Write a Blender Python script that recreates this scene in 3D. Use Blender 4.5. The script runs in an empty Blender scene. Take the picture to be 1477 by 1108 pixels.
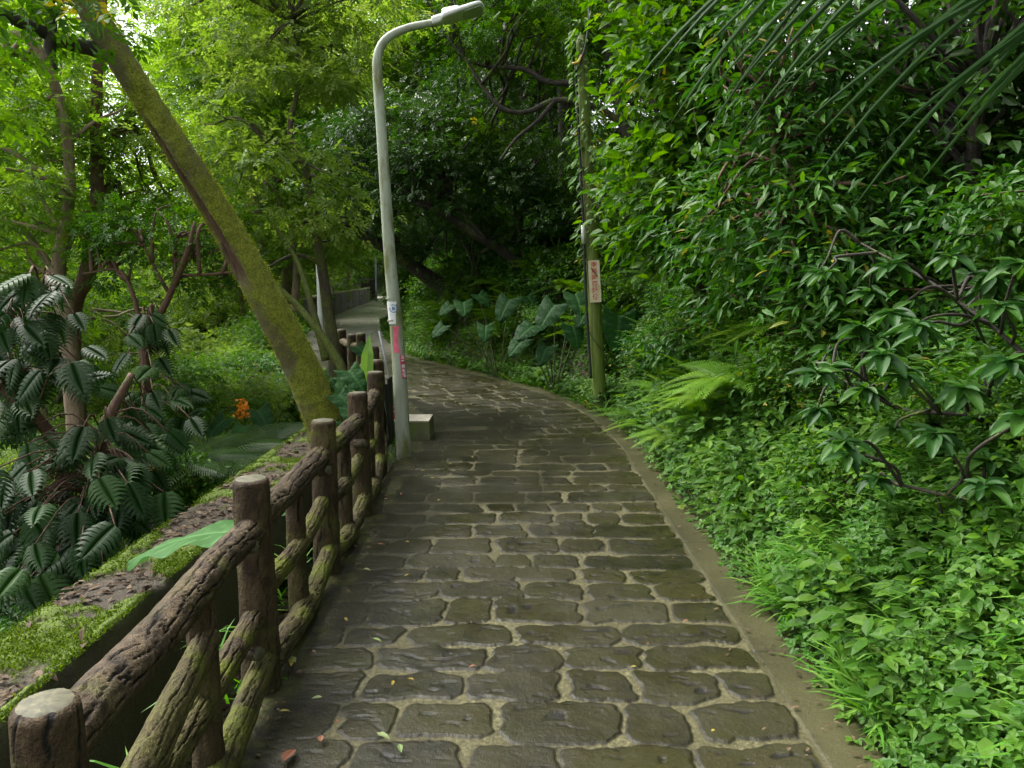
import bpy, math, random
import numpy as np
from mathutils import Vector, Matrix

# ------------------------------------------------------------------ camera, world, sun, exposure
scene = bpy.context.scene
C = scene.collection
W_PX, H_PX, F_PX = 1477.0, 1108.0, 1100.0
CAM_H = 1.6
PITCH = math.atan((554 - 403) / F_PX)
cam_d = bpy.data.cameras.new('camera')
cam = bpy.data.objects.new('camera', cam_d); C.objects.link(cam)
cam_d.sensor_width = 36; cam_d.lens = 36 * F_PX / W_PX
cam_d.clip_start = 0.05; cam_d.clip_end = 600
cam.location = (0, 0, CAM_H)
cam.rotation_euler = (math.radians(90) - PITCH, 0, 0)
scene.camera = cam

SUN_EL, SUN_AZ = math.radians(54), math.radians(-62)      # azimuth from +Y (forward), negative = left
world = bpy.data.worlds.new('World'); scene.world = world; world.use_nodes = True
nt = world.node_tree; nt.nodes.clear()
wo = nt.nodes.new('ShaderNodeOutputWorld'); bg = nt.nodes.new('ShaderNodeBackground')
sky = nt.nodes.new('ShaderNodeTexSky'); sky.sky_type = 'NISHITA'; sky.sun_disc = False
sky.sun_elevation = SUN_EL; sky.sun_rotation = SUN_AZ
sky.air_density = 1.0; sky.dust_density = 4.0
hs = nt.nodes.new('ShaderNodeHueSaturation'); hs.inputs['Saturation'].default_value = 0.12
nt.links.new(sky.outputs[0], hs.inputs['Color']); nt.links.new(hs.outputs[0], bg.inputs[0])
bg.inputs[1].default_value = 0.15
nt.links.new(bg.outputs[0], wo.inputs[0])
sd = bpy.data.lights.new('sun', 'SUN'); sd.energy = 2.1; sd.angle = math.radians(32); sd.color = (1, .96, .88)
sun = bpy.data.objects.new('sun', sd); C.objects.link(sun)
dv = Vector((math.sin(SUN_AZ) * math.cos(SUN_EL), math.cos(SUN_AZ) * math.cos(SUN_EL), math.sin(SUN_EL)))
sun.rotation_euler = (-dv).to_track_quat('-Z', 'Y').to_euler(); sun.location = dv * 60
scene.view_settings.view_transform = 'Standard'; scene.view_settings.look = 'None'
scene.view_settings.exposure = 1.65; scene.view_settings.gamma = 1
scene.render.engine = 'CYCLES'
cy = scene.cycles
cy.max_bounces = 6; cy.diffuse_bounces = 3; cy.glossy_bounces = 2; cy.transmission_bounces = 3
cy.transparent_max_bounces = 4; cy.caustics_reflective = False; cy.caustics_refractive = False
cy.sample_clamp_indirect = 6; cy.use_denoising = True; cy.use_adaptive_sampling = True
cy.adaptive_threshold = 0.02

# ------------------------------------------------------------------ helpers
R = np.random.default_rng(7)
cp, sp = math.cos(PITCH), math.sin(PITCH)
def ray(px, py):
    a = (px - W_PX / 2) / F_PX; b = (H_PX / 2 - py) / F_PX
    return np.array([a, cp + b * sp, -sp + b * cp])
def at_z(px, py, z=0.0):
    d = ray(px, py); return np.array([0, 0, CAM_H]) + d * (z - CAM_H) / d[2]
def at(px, py, Y):
    d = ray(px, py); return np.array([0, 0, CAM_H]) + d * Y / d[1]

def vnoise(P, seed=0):
    P = np.asarray(P, float); i = np.floor(P).astype(np.int64); f = P - i; f = f * f * (3 - 2 * f)
    def h(a, b, c):
        n = (a * 374761393 + b * 668265263 + c * 2147483647 + seed * 974634777) & 0xffffffff
        n = ((n ^ (n >> 13)) * 1274126177) & 0xffffffff
        n = (n ^ (n >> 16)) & 0xffffffff
        return n / 4294967295.0
    x, y, z = i[:, 0], i[:, 1], i[:, 2]; fx, fy, fz = f[:, 0], f[:, 1], f[:, 2]
    def lx(b, c): return h(x, b, c) * (1 - fx) + h(x + 1, b, c) * fx
    return (lx(y, z) * (1 - fy) + lx(y + 1, z) * fy) * (1 - fz) + (lx(y, z + 1) * (1 - fy) + lx(y + 1, z + 1) * fy) * fz
def fbm(P, seed=0, o=4):
    P = np.asarray(P, float); r = 0; a = .5; t = 0
    for k in range(o): r = r + a * vnoise(P * 2 ** k, seed + k); t += a; a *= .5
    return r / t
def sstep(a, b, x):
    t = np.clip((x - a) / (b - a), 0, 1); return t * t * (3 - 2 * t)
def nrm(v):
    return v / np.maximum(np.linalg.norm(v, axis=-1, keepdims=True), 1e-9)

def npmesh(name, V, F, mats=None, attrs=None, smooth=False, mi=None):
    V = np.ascontiguousarray(V, np.float32); F = np.asarray(F, np.int32)
    me = bpy.data.meshes.new(name); n, k = F.shape
    me.vertices.add(len(V)); me.vertices.foreach_set('co', V.ravel())
    me.loops.add(n * k); me.loops.foreach_set('vertex_index', F.ravel())
    me.polygons.add(n); me.polygons.foreach_set('loop_start', np.arange(0, n * k, k, dtype=np.int32))
    me.polygons.foreach_set('loop_total', np.full(n, k, np.int32))
    if mats is not None:
        for m in (mats if isinstance(mats, (list, tuple)) else [mats]): me.materials.append(m)
    if mi is not None: me.polygons.foreach_set('material_index', np.asarray(mi, np.int32))
    for kx, a in (attrs or {}).items():
        at_ = me.attributes.new(kx, 'FLOAT', 'POINT'); at_.data.foreach_set('value', np.asarray(a, np.float32))
    me.update(calc_edges=True)
    me.polygons.foreach_set('use_smooth', np.full(n, bool(smooth)))
    return me
def link(name, me, parent=None):
    o = bpy.data.objects.new(name, me); C.objects.link(o)
    if parent is not None: o.parent = parent
    return o
def tag(o, label=None, cat=None, group=None, kind=None):
    if label: o['label'] = label
    if cat: o['category'] = cat
    if group: o['group'] = group
    if kind: o['kind'] = kind
    return o
def thing(name, label, cat, loc=(0, 0, 0), group=None, rz=0):
    o = bpy.data.objects.new(name, None); C.objects.link(o); o.empty_display_size = .1
    o.location = tuple(loc); o.rotation_euler = (0, 0, rz); return tag(o, label, cat, group)
def dup(root, loc, rz=0, sc=1, label=None, group=None, tilt=(0, 0)):
    r = root.copy(); C.objects.link(r); r.location = tuple(loc); r.rotation_euler = (tilt[0], tilt[1], rz)
    r.scale = (sc,) * 3 if not isinstance(sc, tuple) else sc
    if label: r['label'] = label
    if group: r['group'] = group
    for ch in list(root.children):
        c = ch.copy(); C.objects.link(c); c.parent = r
    return r

class MB:                                   # accumulates quads/tris (as quads with repeated index avoided: tris only)
    def __init__(s): s.V = []; s.F = []; s.n = 0; s.A = []
    def add(s, V, F, a=0.0):
        V = np.asarray(V, float); F = np.asarray(F, int)
        if F.shape[1] == 4: F = np.concatenate([F[:, [0, 1, 2]], F[:, [0, 2, 3]]])
        s.V.append(V); s.F.append(F + s.n); s.n += len(V)
        s.A.append(np.full(len(V), a) if np.isscalar(a) else np.asarray(a, float))
    def mesh(s, name, mat, smooth=False, origin=None):
        V = np.concatenate(s.V)
        if origin is not None: V = V - np.asarray(origin)
        return npmesh(name, V, np.concatenate(s.F), mat, {'rnd': np.concatenate(s.A)}, smooth)

def box(c, size, rz=0, taper=1.0):
    sx, sy, sz = [q / 2 for q in size]
    V = np.array([[x * (taper if z > 0 else 1), y * (taper if z > 0 else 1), z] for z in (-sz, sz) for x, y in ((-sx, -sy), (sx, -sy), (sx, sy), (-sx, sy))])
    c_, s_ = math.cos(rz), math.sin(rz)
    V = np.stack([V[:, 0] * c_ - V[:, 1] * s_, V[:, 0] * s_ + V[:, 1] * c_, V[:, 2]], 1) + np.asarray(c)
    F = np.array([[0, 3, 2, 1], [4, 5, 6, 7], [0, 1, 5, 4], [1, 2, 6, 5], [2, 3, 7, 6], [3, 0, 4, 7]])
    return V, F

def frames(P):
    P = np.asarray(P, float); T = nrm(np.gradient(P, axis=0))
    ref = np.array([0, 0, 1.]) if abs(T[0][2]) < .9 else np.array([1., 0, 0])
    N = np.zeros_like(P); n = nrm(np.cross(np.cross(T[0], ref), T[0]))
    for i, t in enumerate(T):
        n = n - t * np.dot(n, t); n = n / max(np.linalg.norm(n), 1e-9); N[i] = n
    return T, N, np.cross(T, N)
def resample(P, r, n):
    P = np.asarray(P, float); r = np.asarray(r, float)
    L = np.concatenate([[0], np.cumsum(np.linalg.norm(np.diff(P, axis=0), axis=1))])
    # catmull-rom on the control points, then even spacing
    k = len(P); Q = np.vstack([2 * P[0] - P[1], P, 2 * P[-1] - P[-2]]); rr = np.concatenate([[r[0]], r, [r[-1]]])
    out = []; ro = []
    for i in range(k - 1):
        t = np.linspace(0, 1, 12, endpoint=False)[:, None]
        a, b, c, d = Q[i], Q[i + 1], Q[i + 2], Q[i + 3]
        out.append(.5 * (2 * b + (c - a) * t + (2 * a - 5 * b + 4 * c - d) * t ** 2 + (-a + 3 * b - 3 * c + d) * t ** 3))
        ro.append(r[i] + (r[i + 1] - r[i]) * t[:, 0])
    out.append(P[-1:]); ro.append(r[-1:]); Pd = np.vstack(out); rd = np.concatenate(ro)
    S = np.concatenate([[0], np.cumsum(np.linalg.norm(np.diff(Pd, axis=0), axis=1))])
    q = np.linspace(0, S[-1], n)
    return np.stack([np.interp(q, S, Pd[:, j]) for j in range(3)], 1), np.interp(q, S, rd)
def tube(P, r, sides=8, n=None, disp=None, cap=True, rough=0.0, seed=0):
    """swept tube; disp(L, TH, r) -> radial offset"""
    P, r = resample(P, r, n or max(2, 4 * len(P)))
    T, N, B = frames(P); th = np.linspace(0, 2 * math.pi, sides, endpoint=False)
    L = np.concatenate([[0], np.cumsum(np.linalg.norm(np.diff(P, axis=0), axis=1))])
    LL, TT = np.meshgrid(L, th, indexing='ij'); rr = np.repeat(r[:, None], sides, 1)
    if rough:
        q = np.stack([np.cos(TT).ravel() * 1.3, np.sin(TT).ravel() * 1.3, LL.ravel() / max(r.mean(), .01) * .5], 1)
        rr = rr * (1 + rough * (fbm(q + 17 * seed, seed, 3).reshape(rr.shape) - .5) * 2)
    if disp is not None: rr = rr + disp(LL, TT, rr)
    V = P[:, None] + N[:, None] * (np.cos(TT) * rr)[..., None] + B[:, None] * (np.sin(TT) * rr)[..., None]
    V = V.reshape(-1, 3); m = len(P)
    i = np.arange(m - 1)[:, None] * sides; j = np.arange(sides)[None]; j2 = (j + 1) % sides
    F = np.stack([i + j, i + j2, i + sides + j2, i + sides + j], -1).reshape(-1, 4)
    F = np.concatenate([F[:, [0, 1, 2]], F[:, [0, 2, 3]]])
    if cap:
        c0, c1 = len(V), len(V) + 1; V = np.vstack([V, P[:1], P[-1:]])
        jj = np.arange(sides); k2 = (jj + 1) % sides; b = (m - 1) * sides
        F = np.vstack([F, np.stack([np.full(sides, c0), k2, jj], 1), np.stack([np.full(sides, c1), b + jj, b + k2], 1)])
    return V, F

# ------------------------------------------------------------------ materials
def mat(name):
    m = bpy.data.materials.new(name); m.use_nodes = True; t = m.node_tree; t.nodes.clear()
    o = t.nodes.new('ShaderNodeOutputMaterial'); p = t.nodes.new('ShaderNodeBsdfPrincipled')
    t.links.new(p.outputs[0], o.inputs[0]); return m, t, p, o
def N(t, kind, **kw):
    n = t.nodes.new('ShaderNode' + kind)
    for k, v in kw.items():
        if k in n.inputs: n.inputs[k].default_value = v
        else: setattr(n, k, v)
    return n
def ramp(t, src, stops):
    r = t.nodes.new('ShaderNodeValToRGB'); e = r.color_ramp.elements
    while len(e) < len(stops): e.new(.5)
    for q, (p, c) in zip(e, stops): q.position = p; q.color = (*c, 1) if len(c) == 3 else c
    t.links.new(src, r.inputs[0]); return r.outputs[0]
def mixc(t, f, a, b):
    m = t.nodes.new('ShaderNodeMix'); m.data_type = 'RGBA'
    for s, v in ((0, f), (6, a), (7, b)):
        if hasattr(v, 'node'): t.links.new(v, m.inputs[s])
        else: m.inputs[s].default_value = v if s == 0 else (*v, 1)
    return m.outputs[2]
def math_(t, op, a, b=0.0, c=None, clamp=False):
    m = t.nodes.new('ShaderNodeMath'); m.operation = op; m.use_clamp = clamp
    for i, v in enumerate((a, b) if c is None else (a, b, c)):
        if hasattr(v, 'node'): t.links.new(v, m.inputs[i])
        else: m.inputs[i].default_value = v
    return m.outputs[0]
def noise(t, scale, detail=4, vec=None, rough=.55, dist=0):
    n = N(t, 'TexNoise', Scale=scale, Detail=detail, Roughness=rough, Distortion=dist)
    if vec is not None: t.links.new(vec, n.inputs['Vector'])
    return n.outputs[0]
def coords(t, sc=(1, 1, 1), kind='Object'):
    c = t.nodes.new('ShaderNodeTexCoord'); m = t.nodes.new('ShaderNodeMapping'); m.inputs['Scale'].default_value = sc
    t.links.new(c.outputs[kind], m.inputs[0]); return m.outputs[0]
def bump(t, p, h, strength=.5, dist=.01):
    b = N(t, 'Bump', Strength=strength, Distance=dist); t.links.new(h, b.inputs['Height']); t.links.new(b.outputs[0], p.inputs['Normal']); return b
def attr(t, name):
    a = t.nodes.new('ShaderNodeAttribute'); a.attribute_name = name; return a.outputs['Fac']

def leaf_mat(name, cols, trans=.42, rough=.38, tcol=None, spec=.3):
    """cols: 3 colours spread over the leaves by the per-leaf random attribute"""
    m, t, p, o = mat(name); r = attr(t, 'rnd')
    c = ramp(t, r, [(0, cols[0]), (.52, cols[1]), (.93, cols[2]), (.965, cols[2] if len(cols) < 4 else cols[3])])
    nz = noise(t, 14, 2, coords(t)); c2 = mixc(t, math_(t, 'MULTIPLY', nz, .5), c, tuple(q * .55 for q in cols[0]))
    t.links.new(c2, p.inputs['Base Color']); p.inputs['Roughness'].default_value = rough + .1
    p.inputs['Specular IOR Level'].default_value = spec
    tr = N(t, 'BsdfTranslucent'); hsv = N(t, 'HueSaturation', Hue=.492, Saturation=1.12, Value=1.5)
    t.links.new(c2, hsv.inputs['Color']); t.links.new(hsv.outputs[0], tr.inputs[0])
    mx = N(t, 'MixShader'); mx.inputs[0].default_value = trans
    t.links.new(p.outputs[0], mx.inputs[1]); t.links.new(tr.outputs[0], mx.inputs[2]); t.links.new(mx.outputs[0], o.inputs[0])
    return m
M = {}
M['leaf_bright'] = leaf_mat('leaf bright', [(.095, .20, .022), (.15, .28, .035), (.24, .36, .06)], .58)
M['leaf_pale'] = leaf_mat('leaf pale', [(.11, .20, .025), (.17, .27, .045), (.26, .34, .08)], .55, .45)
M['leaf_mid'] = leaf_mat('leaf mid', [(.032, .10, .010), (.06, .16, .013), (.13, .25, .022), (.33, .29, .04)], .42, .42, spec=.22)
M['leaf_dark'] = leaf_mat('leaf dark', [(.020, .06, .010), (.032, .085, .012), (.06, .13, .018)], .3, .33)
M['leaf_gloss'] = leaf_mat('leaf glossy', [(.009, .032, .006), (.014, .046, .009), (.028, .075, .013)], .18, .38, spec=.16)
M['leaf_shrub'] = leaf_mat('leaf shrub', [(.020, .075, .010), (.036, .12, .014), (.09, .21, .024), (.30, .24, .04)], .34, .36, spec=.22)
M['leaf_cover'] = leaf_mat('leaf cover', [(.030, .105, .009), (.06, .17, .014), (.13, .26, .028), (.34, .30, .04)], .4, .4)
M['leaf_fern'] = leaf_mat('leaf fern', [(.08, .20, .012), (.13, .29, .018), (.22, .38, .03)], .42, .42)
M['leaf_ear'] = leaf_mat('leaf ear', [(.022, .085, .02), (.032, .11, .026), (.05, .15, .035)], .3, .38)
M['grass'] = leaf_mat('grass', [(.07, .22, .02), (.11, .29, .03), (.2, .36, .06)], .4, .4)
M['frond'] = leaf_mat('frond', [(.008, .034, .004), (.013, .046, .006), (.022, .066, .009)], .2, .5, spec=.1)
M['litter'] = leaf_mat('litter', [(.045, .026, .013), (.085, .055, .028), (.16, .11, .06)], .1, .6)
M['yellow_leaf'] = leaf_mat('yellow leaf', [(.38, .25, .03), (.45, .33, .04), (.42, .38, .10)], .3, .45)
M['brown_leaf'] = leaf_mat('brown leaf', [(.16, .06, .03), (.22, .09, .05), (.28, .14, .08)], .15, .5)
M['pale_leaf'] = leaf_mat('pale fallen leaf', [(.18, .28, .08), (.25, .34, .12), (.32, .38, .18)], .3, .45)
M['orange'] = leaf_mat('orange petals', [(.6, .2, .01), (.75, .28, .02), (.8, .36, .04)], .3, .5)

def bark_mat(name, dark, light, moss=(.10, .13, .02), mossy=.4, sc=6, stretch=.25, rough=.8, moss_up=0.0):
    m, t, p, o = mat(name); v = coords(t, (1, 1, stretch))
    n1 = noise(t, sc * 3, 6, v, .65, .4); base = ramp(t, n1, [(.3, dark), (.7, light)])
    n2 = noise(t, sc * .6, 5, coords(t), .6)
    if moss_up:
        g = N(t, 'NewGeometry'); sx = N(t, 'SeparateXYZ'); t.links.new(g.outputs['Normal'], sx.inputs[0])
        n2 = math_(t, 'ADD', n2, math_(t, 'MULTIPLY', sx.outputs['Z'], moss_up))
    f = ramp(t, n2, [(max(0, .62 - mossy * .5), (0, 0, 0)), (min(1, .74 - mossy * .3), (1, 1, 1))])
    n3 = noise(t, sc * 9, 3, coords(t), .6)
    mc = ramp(t, n3, [(.3, tuple(q * .45 for q in moss)), (.55, moss), (.8, (moss[0] * 1.9, moss[1] * 1.7, moss[2] * 1.5))])
    t.links.new(mixc(t, f, base, mc), p.inputs['Base Color']); p.inputs['Roughness'].default_value = rough
    h = math_(t, 'ADD', n1, math_(t, 'MULTIPLY', n3, .6)); bump(t, p, h, .8, .015)
    return m
M['bark'] = bark_mat('bark', (.035, .025, .018), (.10, .075, .05), mossy=.35)
M['bark_dark'] = bark_mat('bark dark', (.012, .01, .008), (.045, .035, .025), mossy=.15)
M['bark_pale'] = bark_mat('bark pale', (.12, .085, .055), (.30, .22, .15), mossy=.12)
M['bark_brown'] = bark_mat('bark brown', (.05, .025, .015), (.14, .075, .045), mossy=.1)
M['bark_moss'] = bark_mat('bark mossy', (.05, .04, .022), (.12, .10, .055), mossy=.75)
M['stem'] = bark_mat('stem', (.03, .035, .015), (.07, .09, .03), mossy=.3)
# ------------------------------------------------------------------ the path line and the lie of the land
CL = np.array([(.07, -6), (.07, -3), (.07, 0), (.07, 3), (.07, 6), (.06, 7.6), (-.18, 9.4), (-.95, 11.4), (-2.0, 13.4), (-3.05, 15.4), (-3.9, 18), (-4.85, 22), (-6.55, 32), (-8.1, 45), (-9.9, 60), (-14, 76), (-22, 92)])
_P, _ = resample(np.c_[CL, np.zeros(len(CL))], np.zeros(len(CL)), 1100)
_P = _P[:, :2]; _S = np.concatenate([[0], np.cumsum(np.linalg.norm(np.diff(_P, axis=0), axis=1))]) - 6.0   # s = 0 about at the camera
_T = nrm(np.gradient(_P, axis=0)); _N = np.stack([_T[:, 1], -_T[:, 0]], 1)      # right-hand side positive
def to_xy(s, u):
    s = np.asarray(s, float); c = np.stack([np.interp(s, _S, _P[:, k]) for k in (0, 1)], -1)
    n = np.stack([np.interp(s, _S, _N[:, k]) for k in (0, 1)], -1)
    return c + n * np.asarray(u, float)[..., None]
def to_su(x, y):
    q = np.stack([np.ravel(x), np.ravel(y)], 1); S = np.empty(len(q)); U = np.empty(len(q))
    for a in range(0, len(q), 20000):
        d = q[a:a + 20000, None] - _P[None]; i = (d ** 2).sum(-1).argmin(1); k = np.arange(len(i))
        S[a:a + 20000] = _S[i]; U[a:a + 20000] = (d[k, i] * _N[i]).sum(-1)
    return S, U
def lerp(x, xs, ys): return np.interp(x, xs, ys)
def kshift(s): return .30 * sstep(6.0, 9.0, s) * sstep(13, 10, s)
def height(x, y):
    x = np.ravel(x).astype(float); y = np.ravel(y).astype(float); s, u = to_su(x, y)
    n = fbm(np.stack([x * .55, y * .55, 0 * x], 1), 3, 4) - .5; n2 = fbm(np.stack([x * .12, y * .12, 0 * x], 1), 9, 3) - .5
    right = lerp(u - kshift(s), [1.19, 1.25, 1.37, 1.44, 1.7, 2.1, 2.8, 4.0, 6, 10, 18, 60], [-.12, -.28, -.28, .05, .55, 1.15, 2.0, 3.0, 4.2, 5.8, 8.5, 20]) * (1 - .18 * sstep(5.0, 1.5, s) * sstep(1.3, 1.5, u))
    near = sstep(11, 8, s)                                    # the ditch and the slab exist only on the near stretch
    la = lerp(-u, [1.0, 1.15, 1.25, 2.15, 2.3, 2.9, 5, 8, 12, 18, 28, 45, 70], [-.12, -.5, -.85, -.85, -.9, -1.9, -2.7, -2.9, -1.8, .8, 5, 10, 16])
    lb = lerp(-u, [1.0, 1.2, 1.5, 2.2, 3.5, 6, 9, 13, 20, 30, 45, 70], [-.12, -.06, -.1, -.35, -1.3, -2.0, -2.0, -1.0, 1.8, 5.5, 10, 16])
    left = la * near + lb * (1 - near)
    h = np.where(u > 0, right, left); amp = sstep(1.5, 4, np.abs(u))
    h = h + n * (.12 + .5 * amp) * sstep(1.3, 2.0, np.abs(u)) + n2 * 2.0 * sstep(4, 12, np.abs(u))
    return h + 8 * sstep(70, 115, y)
def gz(x, y): return float(height(np.array([x]), np.array([y]))[0])

def grid_faces(a, b):
    i = np.arange(a - 1)[:, None] * b; j = np.arange(b - 1)[None]
    return np.stack([i + j, i + j + 1, i + b + j + 1, i + b + j], -1).reshape(-1, 4)
# ground sheet
xs = np.concatenate([-np.geomspace(90, 3.2, 90), np.linspace(-3.15, 4.0, 130), np.geomspace(4.1, 90, 90)])
ys = np.concatenate([np.linspace(-12, 0, 20, endpoint=False), np.geomspace(.5, 15.5, 190) - .5, np.geomspace(15.2, 150, 110)])
XX, YY = np.meshgrid(xs, ys, indexing='xy'); HH = height(XX, YY)
m, t, p, o = mat('forest soil')
n1 = noise(t, 6, 6, coords(t), .65); n2 = noise(t, 1.1, 4, coords(t), .6); n3 = noise(t, 45, 3, coords(t), .6)
soil = ramp(t, n1, [(.3, (.018, .012, .008)), (.5, (.05, .032, .02)), (.72, (.10, .06, .035))])
gm = ramp(t, n3, [(.35, (.02, .04, .008)), (.7, (.07, .12, .02))])
t.links.new(mixc(t, ramp(t, n2, [(.36, (0, 0, 0)), (.52, (1, 1, 1))]), soil, gm), p.inputs['Base Color'])
p.inputs['Roughness'].default_value = .85; bump(t, p, math_(t, 'ADD', n1, n3), .9, .03); M['soil'] = m
tag(link('ground', npmesh('ground', np.stack([XX.ravel(), YY.ravel(), HH], 1), grid_faces(len(ys), len(xs)), M['soil'], smooth=True)), kind='structure')

# ------------------------------------------------------------------ paved path: height-field of rough blocks in mortar
def paving():
    rg = np.random.default_rng(21)
    ss = [.75]
    while ss[-1] < 13.0: ss.append(ss[-1] + max(.0048, .0027 * ss[-1]))
    while ss[-1] < 30: ss.append(ss[-1] + .06)
    while ss[-1] < 96: ss.append(ss[-1] + .4)
    ss = np.array([-5.5, -3, -1, 0] + ss); us = np.concatenate([[-1.16, -1.13], np.linspace(-1.1, 1.0, 400), [1.02, 1.05, 1.1, 1.14, 1.18, 1.21, 1.225, 1.24]])
    S, U = np.meshgrid(ss, us, indexing='ij'); s = S.ravel(); u = U.ravel(); z0 = 0 * s
    w1 = fbm(np.stack([s * 5, u * 5, z0], 1), 1, 3) - .5; w2 = fbm(np.stack([s * 5, u * 5, z0], 1), 5, 3) - .5
    lw = fbm(np.stack([s * .8, u * .8, z0], 1), 11, 2) - .5
    sw = s + w1 * .065 + lw * .07; uw = u + w2 * .09
    rows = [-6.0]
    while rows[-1] < 100: rows.append(rows[-1] + rg.uniform(.20, .295))
    rows = np.array(rows); ri = np.clip(np.searchsorted(rows, sw) - 1, 0, len(rows) - 2)
    cellmin = np.zeros_like(s); cellmax = np.zeros_like(s); sid = np.zeros_like(s); skip = np.zeros_like(s)
    order = np.argsort(ri, kind='stable'); bounds = np.searchsorted(ri[order], np.arange(len(rows)))
    for r in range(len(rows) - 1):
        idx = order[bounds[r]:bounds[r + 1]]
        e = [-1.02 + rg.uniform(-.1, .0)]
        while e[-1] < .99:
            e.append(e[-1] + rg.choice([rg.uniform(.2, .3), rg.uniform(.3, .42), rg.uniform(.38, .5)]))
        if e[-1] - .985 > .12 and len(e) > 2: e = e[:-1]
        e = np.array(e); e[-1] = .985; ids = rg.random(len(e)); sk = rg.random(len(e)) < .012
        if len(idx) == 0: continue
        ci = np.clip(np.searchsorted(e, uw[idx]) - 1, 0, len(e) - 2)
        cellmin[idx] = e[ci]; cellmax[idx] = e[ci + 1]; sid[idx] = ids[ci]; skip[idx] = sk[ci]
    hx = (cellmax - cellmin) / 2; hy = (rows[ri + 1] - rows[ri]) / 2
    cx = np.abs(uw - (cellmin + cellmax) / 2); cyy = np.abs(sw - (rows[ri] + rows[ri + 1]) / 2)
    gap = .006 + .011 * vnoise(np.stack([sid * 77, sid * 31, z0], 1), 4); rad = .055
    qx = cx - (hx - gap - rad); qy = cyy - (hy - gap - rad)
    sdf = np.hypot(np.maximum(qx, 0), np.maximum(qy, 0)) + np.minimum(np.maximum(qx, qy), 0) - rad
    sdf = sdf + (fbm(np.stack([s * 22, u * 22, z0], 1), 8, 3) - .5) * .030 + (vnoise(np.stack([s * 7, u * 7, z0], 1), 77) - .5) * .036
    stone = sstep(.003, -.005, sdf) * (1 - skip)
    edge_l = sstep(-1.0, -.93, u + w2 * .12); edge_r = sstep(.985, .965, u + w1 * .05)
    stone = stone * edge_l * edge_r
    dome = sstep(0, -.06, sdf)
    chis = fbm(np.stack([s * 38 + w2 * 6, u * 13 + sid * 50, sid * 20], 1), 13, 2); dent = sstep(.63, .73, chis) * dome
    rough = fbm(np.stack([s * 19, u * 19, sid * 9], 1), 17, 4) - .5
    grain = vnoise(np.stack([s * 120, u * 120, z0], 1), 30) - .5
    mud = sstep(.42, .7, fbm(np.stack([s * 1.1, u * 1.3 + 4, z0], 1), 23, 3) + .30 * sstep(-.5, -.95, u) - .07)
    flat = mud * .72
    z = stone * (.0070 + .0012 * dome + rough * .0045 - dent * .0045) * (1 - flat) + grain * .0022 * (1 - stone) + (fbm(np.stack([s * 1.7, u * 1.7, z0], 1), 29, 3) - .5) * .03 * (1 - .6 * sstep(.97, 1.0, u))
    z = z + sstep(.985, 1.0, u) * .004 - .14 * sstep(1.205, 1.235, u) - .06 * sstep(-1.12, -1.16, u) - .014
    ring = sstep(-.016, -.003, sdf) * sstep(.010, .002, sdf) * (1 - skip) * edge_l * edge_r
    xy = to_xy(s, u + kshift(s) * sstep(1.0, 1.14, u))
    kerb = sstep(.972, .99, u + w1 * .04)
    kj = np.min([np.abs(s + w2 * .05 - q) for q in (1.9, 3.15, 4.55, 5.7, 7.1, 8.3, 9.9, 11.6)], axis=0); z = z - kerb * sstep(.010, .003, kj) * .008; ring = np.maximum(ring, kerb * sstep(.010, .003, kj)); ring = np.maximum(ring, kerb * sstep(.012, .0, np.abs(u - 1.0 + w2 * .05)) * .5)
    me = npmesh('path', np.c_[xy, z], grid_faces(len(ss), len(us)), None,
                {'stone': stone, 'sid': sid, 'kerb': kerb, 'ring': ring, 'mud': mud, 'dent': dent * stone, 'left': sstep(-.90, -1.0, u + w2 * .1), 'dist': s}, True)
    m, t, p, o = mat('wet stone paving')
    co = coords(t); st, kb, md = attr(t, 'stone'), attr(t, 'kerb'), attr(t, 'mud')
    nA = noise(t, 9, 5, co, .6); nB = noise(t, 60, 3, co, .7); nC = noise(t, 1.6, 4, co, .6); nD = noise(t, 220, 2, co, .6)
    sc = mixc(t, attr(t, 'sid'), (.0075, .0075, .004), (.028, .026, .0105))
    sc = mixc(t, ramp(t, nA, [(.35, (0, 0, 0)), (.75, (1, 1, 1))]), sc, (.030, .027, .010))
    sc = mixc(t, ramp(t, attr(t, 'dent'), [(.1, (0, 0, 0)), (.8, (1, 1, 1))]), sc, (.013, .012, .009))
    mo = ramp(t, nB, [(.25, (.016, .015, .006)), (.5, (.080, .074, .034)), (.78, (.20, .185, .09))])
    mo = mixc(t, ramp(t, nC, [(.4, (0, 0, 0)), (.7, (.7, .7, .7))]), mo, (.045, .039, .016))
    c = mixc(t, st, mo, sc)
    c = mixc(t, math_(t, 'MULTIPLY', attr(t, 'ring'), .75), c, (.008, .007, .004))
    nE = noise(t, 3.7, 3, co, .5); c = mixc(t, math_(t, 'MULTIPLY', ramp(t, nE, [(.5, (0, 0, 0)), (.7, (1, 1, 1))]), math_(t, 'MULTIPLY', st, .6)), c, (.030, .031, .010))
    mudc = ramp(t, nA, [(.3, (.0075, .007, .004)), (.7, (.017, .0155, .0075))])
    c = mixc(t, math_(t, 'MULTIPLY', md, .72), c, mudc)
    con = ramp(t, nC, [(.3, (.034, .032, .014)), (.5, (.056, .052, .024)), (.72, (.088, .08, .038))])
    con = mixc(t, math_(t, 'MULTIPLY', nD, .5), con, (.024, .022, .008))
    con = mixc(t, ramp(t, noise(t, 3.3, 5, co, .7), [(.62, (0, 0, 0)), (.70, (1, 1, 1))]), con, (.10, .085, .01))
    c = mixc(t, kb, c, con)
    lf = mixc(t, ramp(t, nA, [(.42, (0, 0, 0)), (.64, (1, 1, 1))]), (.022, .02, .014), (.06, .065, .018))
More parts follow.
